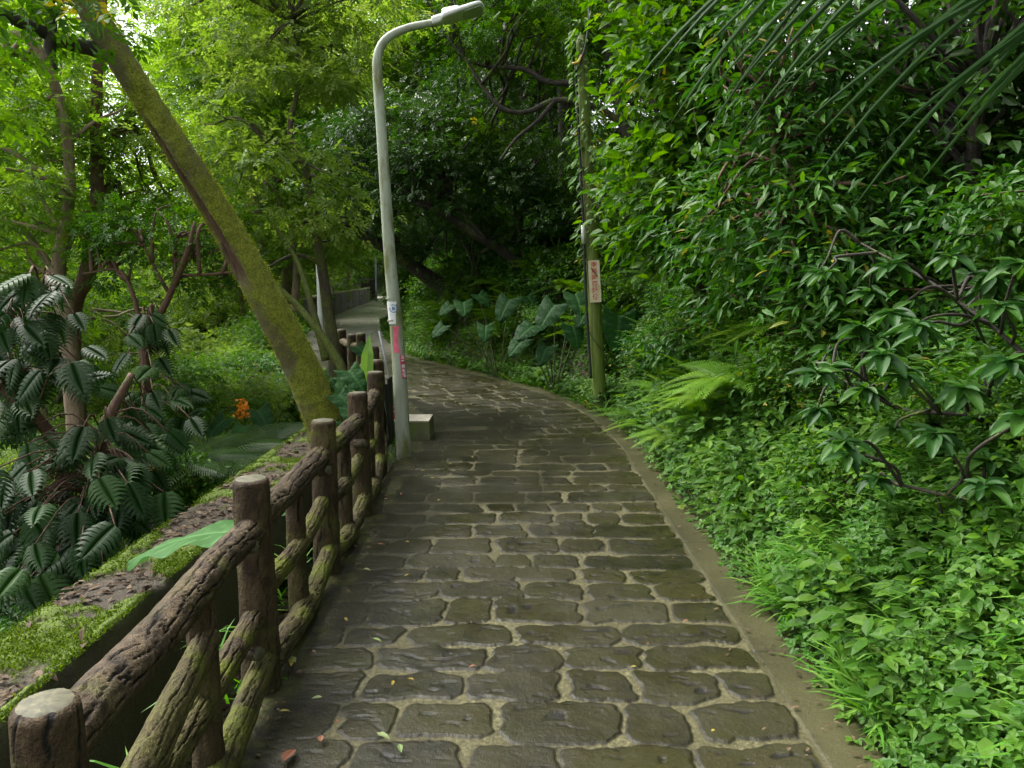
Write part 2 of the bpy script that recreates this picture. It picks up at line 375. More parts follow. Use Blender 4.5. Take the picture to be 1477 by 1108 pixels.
    c = mixc(t, math_(t, 'MULTIPLY', math_(t, 'MULTIPLY', kb, attr(t, 'ring')), .8), c, (.010, .010, .004))
    c = mixc(t, attr(t, 'left'), c, lf)
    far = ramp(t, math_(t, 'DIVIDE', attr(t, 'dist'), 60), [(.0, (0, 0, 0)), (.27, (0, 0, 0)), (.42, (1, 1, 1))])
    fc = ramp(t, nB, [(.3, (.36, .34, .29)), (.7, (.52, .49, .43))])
    c = mixc(t, far, c, mixc(t, .85, c, fc))  # far concrete painted paler, standing in for more light and wet sky sheen
    t.links.new(c, p.inputs['Base Color']); p.inputs['Specular IOR Level'].default_value = .3
    rr = ramp(t, nC, [(.32, (.16, .16, .16)), (.5, (.40, .40, .40)), (.7, (.62, .62, .62))]); r2 = mixc(t, st, (.62, .62, .62), rr)
    r2 = mixc(t, math_(t, 'MULTIPLY', md, .8), r2, (.36, .36, .36)); r2 = mixc(t, kb, r2, (.48, .48, .48)); t.links.new(r2, p.inputs['Roughness'])
    nF = noise(t, 28, 5, coords(t, (.8, 1.2, 1)), .6); bump(t, p, math_(t, 'ADD', math_(t, 'ADD', nB, math_(t, 'MULTIPLY', nD, .5)), math_(t, 'MULTIPLY', nF, .7)), .6, .005)
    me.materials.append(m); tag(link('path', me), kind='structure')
paving()

# ------------------------------------------------------------------ mossy concrete slab beyond the ditch
def slab():
    ys_ = np.linspace(-1.5, 8.4, 420); prof = [(-2.32, -1.6), (-2.28, -.5), (-2.25, -.02), (-2.22, .04)]
    xs_ = list(np.linspace(-2.2, -1.8, 44)); P = prof + [(x, .055) for x in xs_] + [(-1.785, .045), (-1.775, .02), (-1.77, -.1), (-1.77, -.6)]
    P = np.array(P); S, K = np.meshgrid(ys_, np.arange(len(P)), indexing='ij'); x = P[K.ravel(), 0]; z = P[K.ravel(), 1]; y = S.ravel()
    q = np.stack([x * 3, y * 3, z * 3], 1); n = fbm(q, 41, 4); n = n + (fbm(q * 6, 43, 3) - .5) * .26; moss = sstep(.47, .56, n + .15 * sstep(-1.90, -1.8, x) + .10 * sstep(-2.12, -2.2, x) - .085 + .08 * sstep(2.2, 3.4, y))
    top = (z > .05).astype(float)
    fz = vnoise(np.stack([x * 70, y * 70, z * 70], 1), 3) * .012 + fbm(q * 5, 5, 3) * .03
    z = z + top * (moss * fz + (fbm(q * 1.2, 50, 3) - .5) * .03); x = x + (1 - top) * (fbm(q * 2, 51, 3) - .5) * .05
    x = x + .012 * (y - 3.0)
    me = npmesh('retaining_wall', np.stack([x, y, z], 1), grid_faces(len(ys_), len(P)), None, {'moss': moss * (.25 + .75 * top)}, True)
    m, t, p, o = mat('mossy concrete'); co = coords(t); nB = noise(t, 70, 4, co, .7); nA = noise(t, 8, 4, co, .6)
    base = ramp(t, nB, [(.3, (.022, .018, .012)), (.6, (.06, .05, .033)), (.8, (.12, .10, .068))])
    base = mixc(t, ramp(t, nA, [(.4, (0, 0, 0)), (.6, (1, 1, 1))]), base, (.05, .036, .022))
    ms = ramp(t, nB, [(.25, (.022, .04, .002)), (.5, (.07, .11, .006)), (.8, (.15, .21, .014))])
    t.links.new(mixc(t, attr(t, 'moss'), base, ms), p.inputs['Base Color']); p.inputs['Roughness'].default_value = .9
    bump(t, p, nB, .9, .012); me.materials.append(m)
    tag(link('retaining_wall', me), 'low concrete wall with bright green moss and leaf litter on top, left of the fence', 'wall')
slab()

# ------------------------------------------------------------------ faux log fence
def log_mat(name, kind, mossy=.0):
    m, t, p, o = mat(name); g = attr(t, 'groove'); co = coords(t, (1, 1, .35)); nA = noise(t, 22, 6, co, .65, .3); nB = noise(t, 4.5, 5, coords(t), .6)
    nC = noise(t, 90, 3, coords(t), .6)
    c = {'post': [(.3, (.014, .009, .005)), (.52, (.046, .030, .015)), (.75, (.10, .070, .036))],
         'rail': [(.3, (.014, .0095, .006)), (.52, (.052, .036, .020)), (.75, (.125, .090, .052))]}[kind]
    base = ramp(t, nA, c); base = mixc(t, ramp(t, g, [(.0, (0, 0, 0)), (.45, (1, 1, 1))]), base, (.006, .005, .004))
    olive = ramp(t, nC, [(.3, (.045, .045, .012)), (.7, (.12, .115, .03))])
    f = ramp(t, nB, [(.5 - mossy, (0, 0, 0)), (.66 - mossy, (.75, .75, .75))]); c2 = mixc(t, f, base, mixc(t, math_(t, 'MULTIPLY', g, .8), olive, (.012, .012, .005)))
    mos = ramp(t, noise(t, 3.1, 4, coords(t), .6), [(.62 - mossy, (0, 0, 0)), (.7 - mossy, (1, 1, 1))]); c2 = mixc(t, mos, c2, mixc(t, nC, (.05, .06, .006), (.13, .15, .015)))
    sx = N(t, 'SeparateXYZ'); t.links.new(coords(t), sx.inputs[0])
    wet = ramp(t, math_(t, 'ADD', sx.outputs['Z'], math_(t, 'MULTIPLY', nB, .35)), [(.15, (1, 1, 1)), (.62, (0, 0, 0))])
    c2 = mixc(t, math_(t, 'MULTIPLY', wet, .35), c2, (.035, .034, .012))
    t.links.new(c2, p.inputs['Base Color']); p.inputs['Roughness'].default_value = .75; p.inputs['Specular IOR Level'].default_value = .25
    bump(t, p, math_(t, 'ADD', nA, math_(t, 'MULTIPLY', nC, .6)), 1.0, .012); return m
M['post'] = log_mat('fence post', 'post'); M['rail'] = log_mat('fence rail', 'rail'); M['lowrail'] = log_mat('fence lower rail', 'post', .11)
m, t, p, o = mat('sawn end'); co = coords(t); n1 = noise(t, 40, 4, co, .6)
t.links.new(ramp(t, n1, [(.3, (.035, .034, .02)), (.55, (.085, .08, .045)), (.8, (.17, .155, .09))]), p.inputs['Base Color']); p.inputs['Roughness'].default_value = .75
bump(t, p, n1, .5, .004); M['cut'] = m

def log(name, pts, rad, parent, material, style='post', res=1.0, seed=0, capend=True):
    L0 = sum(np.linalg.norm(np.subtract(pts[i + 1], pts[i])) for i in range(len(pts) - 1))
    sides = max(12, int(84 * res)); n = max(8, int(L0 / .009 * res)); store = {}
    def disp(L, TH, r):
        sh = L.shape; q = np.stack([np.cos(TH).ravel(), np.sin(TH).ravel(), L.ravel() * 5], 1) + seed * 3.7
        w = fbm(q * 1.2, seed, 3) - .5; w2 = fbm(q * 3.0, seed + 5, 3) - .5
        k = 9 if style == 'rail' else 7
        ph = TH.ravel() * k + w * 9.0 + w2 * 2.5
        gr = 1 - np.abs(np.sin(ph / 2)); gr = sstep(.76, .95, gr)
        br = sstep(.35, .6, fbm(q * np.array([1.5, 1.5, .8]) + 9, seed + 8, 2))
        if style == 'rail':
            cell = (np.floor(ph / (2 * math.pi)) * 12.9898) % 1.0
            cr = 1 - np.abs(np.sin((L.ravel() * 26 + cell * 6.28 + w2 * 8) / 2)); cr = sstep(.93, .995, cr) * .8
            gr = np.maximum(gr * (.55 + .45 * br), cr * br); dep = .012
        else: gr = gr * br * .8; dep = .0055
        big = (fbm(q * .45, seed + 3, 3) - .5) * .26
        gv = gr.reshape(sh); store['g'] = gv
        e = np.minimum(L, L.max() - L); rnd_ = -.012 * sstep(.012, 0, e) if style == 'post' else 0
        return r * big.reshape(sh) - gv * dep + (w2 * .009).reshape(sh) + rnd_
    V, F = tube(pts, rad, sides, n, disp, True); g = np.concatenate([store['g'].ravel(), [0, 0]])
    nc = sides; mi = np.zeros(len(F), int); mi[-nc:] = 1 if capend else 0; mi[-2 * nc:-nc] = 1 if capend == 2 else 0
    me = npmesh(name, V, F, [material, M['cut']], {'groove': g}, True, mi); o = link(name, me, parent)
    return o

tops = [(46, 1003), (363, 690), (464, 606), (517, 566), (540, 536), (544, 519), (537.5, 500), (521, 481.5), (507, 480), (493, 475), (481, 472)]
FH = .84
fp = [at_z(a, b, FH)[:2] for a, b in tops]
fp[0] = np.array([-.90, 1.36])
fence = thing('log_fence', 'brown imitation-log fence with posts and rails along the left edge of the paved path', 'fence', (0, 0, 0))
for i, q in enumerate(fp):
    hh = [.80, .84, .84, .84, .84, .84, .84, .85, .82, .84, .84][i]
    res = 1.0 if i < 3 else (.6 if i < 5 else .35)
    rb = .072 if i != 0 else .064
    log('post', [(q[0], q[1], -.35), (q[0] + .004, q[1], .2), (q[0] + .006 * (-1) ** i, q[1], hh)], [rb * 1.04, rb, rb * .95], fence, M['post'], 'post', res, 10 + i)
def P3(i, z, dx=0, dy=0): return np.array([fp[i][0] + dx, fp[i][1] + dy, z])
for i in range(len(fp) - 1):
    a, b = fp[i], fp[i + 1]; L = np.linalg.norm(b - a); d = (b - a) / L; res = 1.0 if i < 2 else (.6 if i < 4 else .35)
    def pt(f, z, off=0): q = a + (b - a) * f; return (q[0] + d[1] * off, q[1] - d[0] * off, z)
    zt = .655 if i else .67
    log('top_rail', [pt(0, zt + .015, 0), pt(.35, zt - .005), pt(.7, zt), pt(1, zt - .03 * (i == 0))], [.060, .057, .055, .052], fence, M['rail'], 'rail', res, 40 + i)
    if L < .38: continue
    if i > 6: continue
    fb = .58 if i == 0 else .5
    log('baluster', [pt(fb, -.35), pt(fb, .2), pt(fb, zt - .03)], [.050, .046, .042], fence, M['post'], 'post', res, 60 + i, False)
    if i == 0:
        log('middle_rail', [pt(-.02, .36, .02), pt(.3, .43, .02), pt(fb, .50, .02)], [.052, .048, .043], fence, M['lowrail'], 'rail', res, 70)
        log('middle_rail', [pt(.30, .30, .0), pt(.66, .28, -.01), pt(1, .30, .0)], [.05, .046, .044], fence, M['lowrail'], 'rail', res, 75)
    else:
        log('middle_rail', [pt(0, .37, 0), pt(.5, .36, .02), pt(1, .40, 0)], [.045, .042, .04], fence, M['lowrail'], 'rail', res, 80 + i)
    log('bottom_rail', [pt(0, .085, .035), pt(.5, .05, .035), pt(1, .12, .03)], [.055, .052, .046], fence, M['lowrail'], 'rail', res, 90 + i)
# sawn branch stubs on the rails
for (i, px, py, h) in ((1, 337, 798, .62), (1, 343, 990, .2), (2, 452, 682, .58), (3, 514, 650, .5)):
    q = fp[i]; dirv = np.array([.75, -.62, .12]); dirv /= np.linalg.norm(dirv)
    st = np.array([q[0] - .01, q[1] - .12 if i == 1 else q[1] - .06, h])
    log('branch_stub', [st, st + dirv * .055, st + dirv * .088], [.032, .028, .025], fence, M['rail'], 'rail', .5, 120 + i + int(h * 10))

# ------------------------------------------------------------------ lamp post
def simple_mat(name, c0, c1, sc=12, rough=.5, metal=0.0, streak=False, spots=None, bumps=.15):
    m, t, p, o = mat(name); v = coords(t, (1, 1, .12 if streak else 1)); n = noise(t, sc, 5, v, .6)
    c = ramp(t, n, [(.3, c0), (.7, c1)])
    if spots:
        f = ramp(t, noise(t, spots[1], 5, coords(t, (1, 1, .3)), .6), [(spots[2], (0, 0, 0)), (spots[2] + .12, (1, 1, 1))]); c = mixc(t, f, c, spots[0])
    t.links.new(c, p.inputs['Base Color']); p.inputs['Roughness'].default_value = rough; p.inputs['Metallic'].default_value = metal
    bump(t, p, noise(t, sc * 6, 3, coords(t), .6), bumps, .004); return m
M['galv'] = simple_mat('lamp post paint', (.22, .25, .18), (.36, .40, .31), 9, .6, 0, True, ((.13, .14, .045), 6, .50), .3)
M['lamp_white'] = simple_mat('lamp housing', (.50, .52, .50), (.66, .68, .66), 8, .4, spots=((.33, .35, .30), 9, .62))
M['lens'] = simple_mat('lamp lens', (.42, .46, .42), (.5, .55, .5), 8, .2)
M['grey_metal'] = simple_mat('grey metal', (.25, .27, .28), (.38, .40, .41), 12, .4, .3)
M['black'] = simple_mat('black rubber', (.01, .01, .011), (.025, .025, .027), 14, .55)
M['pink'] = simple_mat('faded pink paper', (.50, .06, .12), (.68, .16, .22), 16, .6, spots=((.62, .36, .36), 16, .62))
M['magenta'] = simple_mat('magenta paper', (.42, .03, .09), (.50, .06, .13), 16, .55)
M['white'] = simple_mat('white paper', (.62, .64, .62), (.75, .77, .75), 14, .5)
M['blue'] = simple_mat('blue print', (.05, .14, .35), (.08, .2, .45), 14, .5)
base = at_z(583, 655, 0); Yl = base[1]
lp = [base, at(574, 500, Yl), at(563, 380, Yl), at(551, 200, Yl), at(544.5, 110, Yl), at(546, 76, Yl), at(560, 54, Yl), at(590, 40, Yl), at(630, 32, Yl)]
lp[0][2] = -.1
lr = [.068, .062, .054, .046, .042, .040, .036, .033, .030]
lamp = thing('street_lamp', 'pale green-grey curved street lamp with pink stickers beside the fence', 'street lamp', (base[0], base[1], 0))
org = np.array([base[0], base[1], 0.])
V, F = tube(lp, lr, 28, 90); link('pole', npmesh('pole', V - org, F, M['galv'], smooth=True), lamp)
# mounting collar bands
def band(P, Rr, h, material, name, parent, lean):
    V, F = tube([P - lean * h / 2, P + lean * h / 2], [Rr, Rr], 28, 2); return link(name, npmesh(name, V - org, F, material, smooth=False), parent)
lean = nrm((lp[2] - lp[1])[None])[0]
for (px, py, rr) in ((566.5, 430, .0600), (568.5, 462, .0612)): band(at(px, py, Yl), rr, .014, M['galv'], 'band', lamp, lean)
# head: flattened body running along the arm's end
a0 = at(626, 33, Yl); a1 = at(699, 10, Yl); ax = nrm((a1 - a0)[None])[0]; side = np.array([0, 1., 0]); upv = np.cross(ax, side) * -1
if upv[2] < 0: upv = -upv
def headmesh(t0, t1, w0, w1, h0, h1, zoff=0, nseg=18, power=3.2, endr=True):
    Vs = []; Ls = np.linalg.norm(a1 - a0)
    for k in range(nseg + 1):
        f = k / nseg; tt = t0 + (t1 - t0) * f; e = (1 - (2 * f - 1) ** 8) ** .5 if endr else 1
        e = max(e, .05); w = (w0 + (w1 - w0) * f) * e; h = (h0 + (h1 - h0) * f) * (.4 + .6 * e)
        for j in range(24):
            a = 2 * math.pi * j / 24; ca, sa = math.cos(a), math.sin(a)
            x = w * math.copysign(abs(ca) ** (2 / power), ca); z = h * math.copysign(abs(sa) ** (2 / power), sa) * (1 if sa > 0 else .55)
            Vs.append(a0 + ax * tt * Ls + side * x + upv * (z + zoff))
    Vs = np.array(Vs); i = np.arange(nseg)[:, None] * 24; j = np.arange(24)[None]; j2 = (j + 1) % 24
    F = np.stack([i + j, i + j2, i + 24 + j2, i + 24 + j], -1).reshape(-1, 4); F = np.concatenate([F[:, [0, 1, 2]], F[:, [0, 2, 3]]])
    c0, c1 = len(Vs), len(Vs) + 1; Vs = np.vstack([Vs, Vs[:24].mean(0), Vs[-24:].mean(0)]); jj = np.arange(24); k2 = (jj + 1) % 24; b = nseg * 24
    return Vs - org, np.vstack([F, np.stack([np.full(24, c0), k2, jj], 1), np.stack([np.full(24, c1), b + jj, b + k2], 1)])
V, F = headmesh(.12, 1.0, .11, .155, .046, .030); head = link('lamp_head', npmesh('lamp_head', V, F, M['lamp_white'], smooth=True), lamp)
V, F = headmesh(-.05, .2, .048, .06, .048, .05, 0, 8); link('collar', npmesh('collar', V, F, M['lamp_white'], smooth=True), head)
V, F = headmesh(.18, .56, .085, .10, .075, .055, .012, 14, 2.4); link('driver_housing', npmesh('driver_housing', V, F, M['lamp_white'], smooth=True), head)
V, F = headmesh(.55, .96, .11, .13, .006, .006, -.020, 10, 6); link('lens', npmesh('lens', V, F, M['lens'], smooth=False), head)

def wrap(P, Rr, h, a_0, a_1, material, name, parent, lean, off=.0025, skew=0):
    n = 14; A = np.linspace(a_0, a_1, n); Vs = []
    for zf in (-.5, .5):
        for a in A: Vs.append(P + lean * (h * zf) + np.array([math.sin(a + skew * zf), -math.cos(a + skew * zf), 0]) * (Rr + off))
    Vs = np.array(Vs); i = np.arange(n - 1); F = np.stack([i, i + 1, n + i + 1, n + i], 1)
    return link(name, npmesh(name, Vs - org, F, material), parent)
def yaxis(px, py): return at(px, py, Yl)
wrap(yaxis(568.6, 451), .0585, .20, -1.0, .75, M['white'], 'sticker', lamp, lean)
wrap(yaxis(572.2, 489), .0608, .24, -.35, 1.0, M['pink'], 'sticker', lamp, lean, .0035, .35)
wrap(yaxis(575.8, 528), .0625, .21, .35, 1.15, M['magenta'], 'sticker', lamp, lean, .0035)

def text_mesh(body, size, material, name, parent, origin, right, up, offset=.0015, extrude=.0006):
    cu = bpy.data.curves.new(name, 'FONT'); cu.body = body; cu.size = size; cu.align_x = 'CENTER'; cu.align_y = 'CENTER'; cu.extrude = extrude; cu.resolution_u = 3
    cu.offset = offset; to = bpy.data.objects.new(name, cu); C.objects.link(to); dg = bpy.context.evaluated_depsgraph_get(); dg.update()
    me = bpy.data.meshes.new_from_object(to.evaluated_get(dg)); C.objects.unlink(to); bpy.data.objects.remove(to)
    n = np.cross(right, up); mt = Matrix(((right[0], up[0], n[0], origin[0]), (right[1], up[1], n[1], origin[1]), (right[2], up[2], n[2], origin[2]), (0, 0, 0, 1)))
    me.transform(mt); me.materials.clear(); me.materials.append(material); return link(name, me, parent)
# round blue emblem with lettering, and white characters on the magenta strip
for k, ch in enumerate('公平美化請'):
    a = .75; c = yaxis(575.8, 528) + lean * (.083 - k * .041) - org; nn = np.array([math.sin(a), -math.cos(a), 0]); rt = np.array([math.cos(a), math.sin(a), 0])
    text_mesh(ch, .036, M['white'], 'lettering', lamp, c + nn * (.0625 + .0045), rt, lean)
c = yaxis(568.8, 448) + lean * .02 - org; nn = np.array([math.sin(.05), -math.cos(.05), 0]); rt = np.array([math.cos(.05), math.sin(.05), 0])
mb = MB(); A = np.linspace(0, 2 * math.pi, 33)[:-1]
for r0, r1 in ((.030, .037),):
    Vr = np.array([c + nn * (.0585 + .004 + .0 * q) + rt * math.cos(a) * q + lean * math.sin(a) * q for q in (r0, r1) for a in A]); i = np.arange(32); j = (i + 1) % 32
    # follow the pole's curve
    off = (Vr - c) @ rt; Vr = Vr - nn * (off ** 2 / (2 * .0585))[:, None]; mb.add(Vr, np.stack([i, j, 32 + j, 32 + i], 1))
link('emblem', mb.mesh('emblem', M['blue']), lamp)
text_mesh('台', .034, M['blue'], 'lettering', lamp, c + nn * .064, rt, lean)

# ------------------------------------------------------------------ concrete footing block and what stands on it
M['conc_moss'] = simple_mat('mossy block', (.06, .07, .03), (.13, .14, .07), 7, .8, spots=((.10, .14, .02), 4, .5))
M['conc_top'] = simple_mat('pale block top', (.26, .24, .19), (.40, .37, .30), 10, .7)
fl = at_z(557, 636, 0); fr = at_z(621, 634, 0)
bx0, bx1 = fl[0] + .0, fr[0]; by = fr[1] + .22
blk = thing('concrete_block', 'low mossy concrete block with pale top behind the street lamp foot', 'block', ((bx0 + bx1) / 2, by, 0))
V, F = box((0, 0, .06), (bx1 - bx0, .42, .22), 0, .93); link('base', npmesh('base', V, F, M['conc_moss']), blk)
V, F = box((0, 0, .1785), ((bx1 - bx0) * .925, .385, .014)); link('top_slab', npmesh('top_slab', V, F, M['conc_top']), blk)
M['red'] = simple_mat('red plastic', (.45, .02, .012), (.6, .04, .02), 9, .35)
rc = at(568.5, 603, by - .08); rc[2] = .186
can = thing('red_candle', 'small red cup candle with white lid on the pale concrete block', 'candle', rc)
V, F = tube([(0, 0, 0), (0, 0, .012), (0, 0, .07)], [.030, .032, .030], 20, 8); link('cup', npmesh('cup', V, F, M['red'], smooth=True), can)
V, F = tube([(0, 0, .0705), (0, 0, .088)], [.022, .016], 20, 3); link('lid', npmesh('lid', V, F, M['white'], smooth=True), can)
V, F = tube([(0, 0, .0885), (0, 0, .13)], [.026, .022], 20, 4); link('upper_cup', npmesh('upper_cup', V, F, M['red'], smooth=True), can)
# leaning grey tube and black cloth on the fence
g0 = at_z(567, 606, 0); g0 = g0 + np.array([0, .25, 0]); g1 = at(547, 478, g0[1] + .35)
V, F = tube([g0, g1], [.013, .013], 12, 2); tag(link('metal_pipe', npmesh('metal_pipe', V, F, M['grey_metal'], smooth=True)), 'thin grey metal pipe leaning upright between the fence and the street lamp', 'pipe')
q = fp[5]; ys_ = np.linspace(0, 1, 24); th = np.linspace(0, 1, 30); Vc = []
for a in ys_:
    for b in th:
        z = .66 - .62 * b; Vc.append((q[0] + .085 + .04 * b + .015 * math.sin(a * 14 + b * 3), q[1] - .3 + .55 * a * (1 - .35 * b) + .1 * b, z - .05 * math.sin(a * 3.1) * (1 - b)))
tag(link('black_cloth', npmesh('black_cloth', np.array(Vc), grid_faces(24, 30), M['black'], smooth=True)), 'black cloth hanging over the path side of the fence by the street lamp', 'cloth')

# ------------------------------------------------------------------ utility pole with sign
m, t, p, o = mat('green stained wood'); co = coords(t, (1, 1, .06)); nA = noise(t, 30, 6, co, .7); nB = noise(t, 2.5, 4, coords(t, (1, 1, .3)), .6)
c = ramp(t, nA, [(.28, (.03, .045, .006)), (.5, (.10, .15, .015)), (.75, (.20, .27, .035))]); c = mixc(t, ramp(t, nB, [(.5, (0, 0, 0)), (.7, (1, 1, 1))]), c, (.09, .085, .03))
g = N(t, 'NewGeometry'); sx = N(t, 'SeparateXYZ'); t.links.new(g.outputs['Position'], sx.inputs[0])
c = mixc(t, ramp(t, sx.outputs['Z'], [(.16, (1, 1, 1)), (.20, (0, 0, 0))]), c, (.022, .018, .022))
gr = ramp(t, math_(t, 'ADD', sx.outputs['Z'], math_(t, 'MULTIPLY', nB, .9)), [(.55, (1, 1, 1)), (1.0, (0, 0, 0))])
c = mixc(t, math_(t, 'MULTIPLY', gr, .55), c, (.11, .20, .012)); t.links.new(c, p.inputs['Base Color']); p.inputs['Roughness'].default_value = .7; bump(t, p, nA, .6, .01); M['pole_wood'] = m
pb = at_z(866, 591, 0); Yp = pb[1]; pt_ = at(838, 55, Yp); plean = nrm((pt_ - pb)[None])[0]
up_ = thing('utility_pole', 'weathered green-stained utility pole carrying a vertical sign on the right of the path', 'utility pole', (pb[0], pb[1], 0))
org = np.array([pb[0], pb[1], 0.])
V, F = tube([pb - plean * .3, pb + plean * 2.4, pt_ + plean * .02], [.086, .076, .058], 30, 60, rough=.02); link('shaft', npmesh('shaft', V - org, F, M['pole_wood'], smooth=True), up_)
def pp(px, py, dx=0, dy=0): return at(px, py, Yp) + np.array([dx, dy, 0])
V, F = tube([pp(857, 545, -.04, -.045), pp(851, 440, -.05, -.045), pp(846, 300, -.05, -.04), pp(838, 170, -.04, -.04), pp(833, 95, -.03, -.04)], [.015, .015, .015, .014, .011], 12, 40)
link('cable_guard', npmesh('cable_guard', V - org, F, M['black'], smooth=True), up_)
V, F = tube([pp(844, 352, -.03, -.085), pp(843.3, 326, -.03, -.085)], [.021, .021], 14, 3); link('tag_plate', npmesh('tag_plate', V - org, F, M['white'], smooth=True), up_)
V, F = tube([pp(848, -20, .02, -.06), pp(846, 40, .01, -.1), pp(842, 75, 0, -.12), pp(833, 98, 0, -.13), pp(829, 108, 0, -.13), pp(834, 100, 0, -.1), pp(838, 88, 0, -.09)], [.012] * 7, 8, 40)
link('cable', npmesh('cable', V - org, F, M['black'], smooth=True), up_)
M['yellow'] = simple_mat('yellow insulator', (.35, .25, .02), (.5, .36, .04), 9, .5)
V, F = tube([pp(838, 84, 0, -.1), pp(832, 95, 0, -.14), pp(824, 97, 0, -.15)], [.018, .018, .014], 10, 10); link('insulator', npmesh('insulator', V - org, F, M['yellow'], smooth=True), up_)
m, t, p, o = mat('cream sign board'); nA = noise(t, 14, 5, coords(t), .6)
t.links.new(ramp(t, nA, [(.3, (.58, .46, .26)), (.55, (.68, .60, .42)), (.8, (.75, .70, .58))]), p.inputs['Base Color']); p.inputs['Roughness'].default_value = .55; M['board'] = m
M['sign_red'] = simple_mat('sign red', (.5, .07, .05), (.62, .14, .11), 20, .6)
sc_ = at(856.5, 406, Yp); sh_ = .50; sw_ = .135; srt = np.array([1., 0, 0]); srt = nrm((srt - plean * np.dot(srt, plean))[None])[0]; sn = np.cross(srt, plean)
cc = sc_ + sn * .098 - org
mb = MB(); Vb = np.array([cc + srt * x + plean * y + sn * z for z in (-.004, .004) for x, y in ((-sw_ / 2, -sh_ / 2), (sw_ / 2, -sh_ / 2), (sw_ / 2, sh_ / 2), (-sw_ / 2, sh_ / 2))])
mb.add(Vb, np.array([[0, 3, 2, 1], [4, 5, 6, 7], [0, 1, 5, 4], [1, 2, 6, 5], [2, 3, 7, 6], [3, 0, 4, 7]])); sign = link('sign_board', mb.mesh('sign_board', M['board']), up_)
for k, ch in enumerate('南無阿彌陀佛'):
    text_mesh(ch, .074, M['sign_red'], 'lettering', sign, cc + sn * .0055 + plean * (.197 - k * .077), srt, plean, .0012)

# ------------------------------------------------------------------ distant wall, posts
M['wall_conc'] = simple_mat('weathered wall', (.10, .095, .085), (.23, .22, .20), 2.2, .85, spots=((.05, .055, .03), 1.1, .5))
M['wall_cap'] = simple_mat('wall cap', (.22, .22, .13), (.36, .35, .22), 4, .8)
def strip(s0, s1, u0, u1, z0, z1, n, material, name, parent):
    s = np.linspace(s0, s1, n); Vs = []
    for q in s:
        for (u, z) in ((u0, z0), (u1, z0), (u1, z1), (u0, z1)):
            xy = to_xy(q, u); Vs.append((xy[0], xy[1], z))
    Vs = np.array(Vs); i = np.arange(n - 1)[:, None] * 4; j = np.arange(4)[None]; j2 = (j + 1) % 4
    F = np.stack([i + j, i + j2, i + 4 + j2, i + 4 + j], -1).reshape(-1, 4); F = np.vstack([F, [[0, 3, 2, 1]], [[4 * n - 4, 4 * n - 3, 4 * n - 2, 4 * n - 1]]])
    return link(name, npmesh(name, Vs, F, material), parent)
w = thing('parapet_wall', 'grey weathered parapet wall along the left of the distant path', 'wall')
strip(27, 62, -1.45, -1.18, -.6, .92, 60, M['wall_conc'], 'wall_body', w); strip(26.95, 62, -1.48, -1.15, .922, .98, 60, M['wall_cap'], 'coping', w)
xy = to_xy(36.0, -1.31); V, F = box((0, 0, .14), (.3, .3, .28)); V2, F2 = box((0, 0, .42), (.14, .14, .28)); mb = MB(); mb.add(V, F); mb.add(V2, F2)
o = link('stone_finial', mb.mesh('stone_finial', M['wall_cap'])); o.location = (xy[0], xy[1], .983); tag(o, 'small pale stone block standing on the distant wall coping', 'stone block')
xy = to_xy(62.6, -1.25); pl = thing('gate_pillar', 'dark stone pillar closing the far end of the grey wall', 'pillar', (xy[0], xy[1], 0))
V, F = box((0, 0, .6), (1.3, 1.2, 1.9), .2, .95); link('shaft', npmesh('shaft', V, F, simple_mat('dark pillar', (.02, .018, .018), (.07, .05, .04), 3, .8)), pl)
V, F = box((0, 0, 1.6), (1.45, 1.35, .12), .2); link('cap', npmesh('cap', V, F, M['wall_conc']), pl)
xy = at_z(543, 435, 0); V, F = tube([(0, 0, -.3), (0, 0, 3.2)], [.07, .06], 12, 4)
o = link('thin_post', npmesh('thin_post', V, F, simple_mat('blue grey paint', (.2, .25, .32), (.35, .4, .46), 4, .5), smooth=True)); o.location = tuple(xy); tag(o, 'thin blue-grey post standing beside the far end of the grey wall', 'post')
xy = at_z(462, 450, 0); V, F = tube([(0, 0, -1), (0, 0, 2.6)], [.075, .075], 12, 4)
o = link('white_pipe', npmesh('white_pipe', V, F, M['lamp_white'], smooth=True)); o.location = (xy[0] * .55, xy[1] * .55, 0); tag(o, 'pale upright pipe behind the slender tree trunk near the grey wall', 'pipe')
# ------------------------------------------------------------------ leaves
def tpl(V, F): return np.array(V, float), np.array(F, int)
T_SMALL = tpl([(0, 0, 0), (.5, .27, .06), (1, 0, -.04), (.5, -.27, .06)], [(0, 2, 1), (0, 3, 2)])
T_OVATE = tpl([(0, 0, 0), (.38, 0, -.01), (.75, 0, -.06), (1, 0, -.16), (.32, .22, .05), (.68, .17, 0), (.32, -.22, .05), (.68, -.17, 0)],
              [(0, 1, 4), (1, 2, 5), (1, 5, 4), (2, 3, 5), (0, 6, 1), (1, 7, 2), (1, 6, 7), (2, 7, 3)])
T_LANCE = tpl([(0, 0, 0), (.33, 0, 0), (.7, 0, -.07), (1, 0, -.2), (.3, .12, .03), (.62, .11, -.02), (.3, -.12, .03), (.62, -.11, -.02)],
              [(0, 1, 4), (1, 2, 5), (1, 5, 4), (2, 3, 5), (0, 6, 1), (1, 7, 2), (1, 6, 7), (2, 7, 3)])
T_LONG = tpl([(0, 0, 0), (.25, .055, .02), (.6, .05, -.05), (1, 0, -.3), (.25, -.055, .02), (.6, -.05, -.05)], [(0, 4, 1), (1, 4, 5), (1, 5, 2), (2, 5, 3)])
T_BLADE = tpl([(0, -.03, 0), (0, .03, 0), (.4, .028, .0), (.4, -.028, 0), (.75, .018, -.12), (.75, -.018, -.12), (1, 0, -.33)], [(0, 1, 2), (0, 2, 3), (3, 2, 4), (3, 4, 5), (5, 4, 6)])
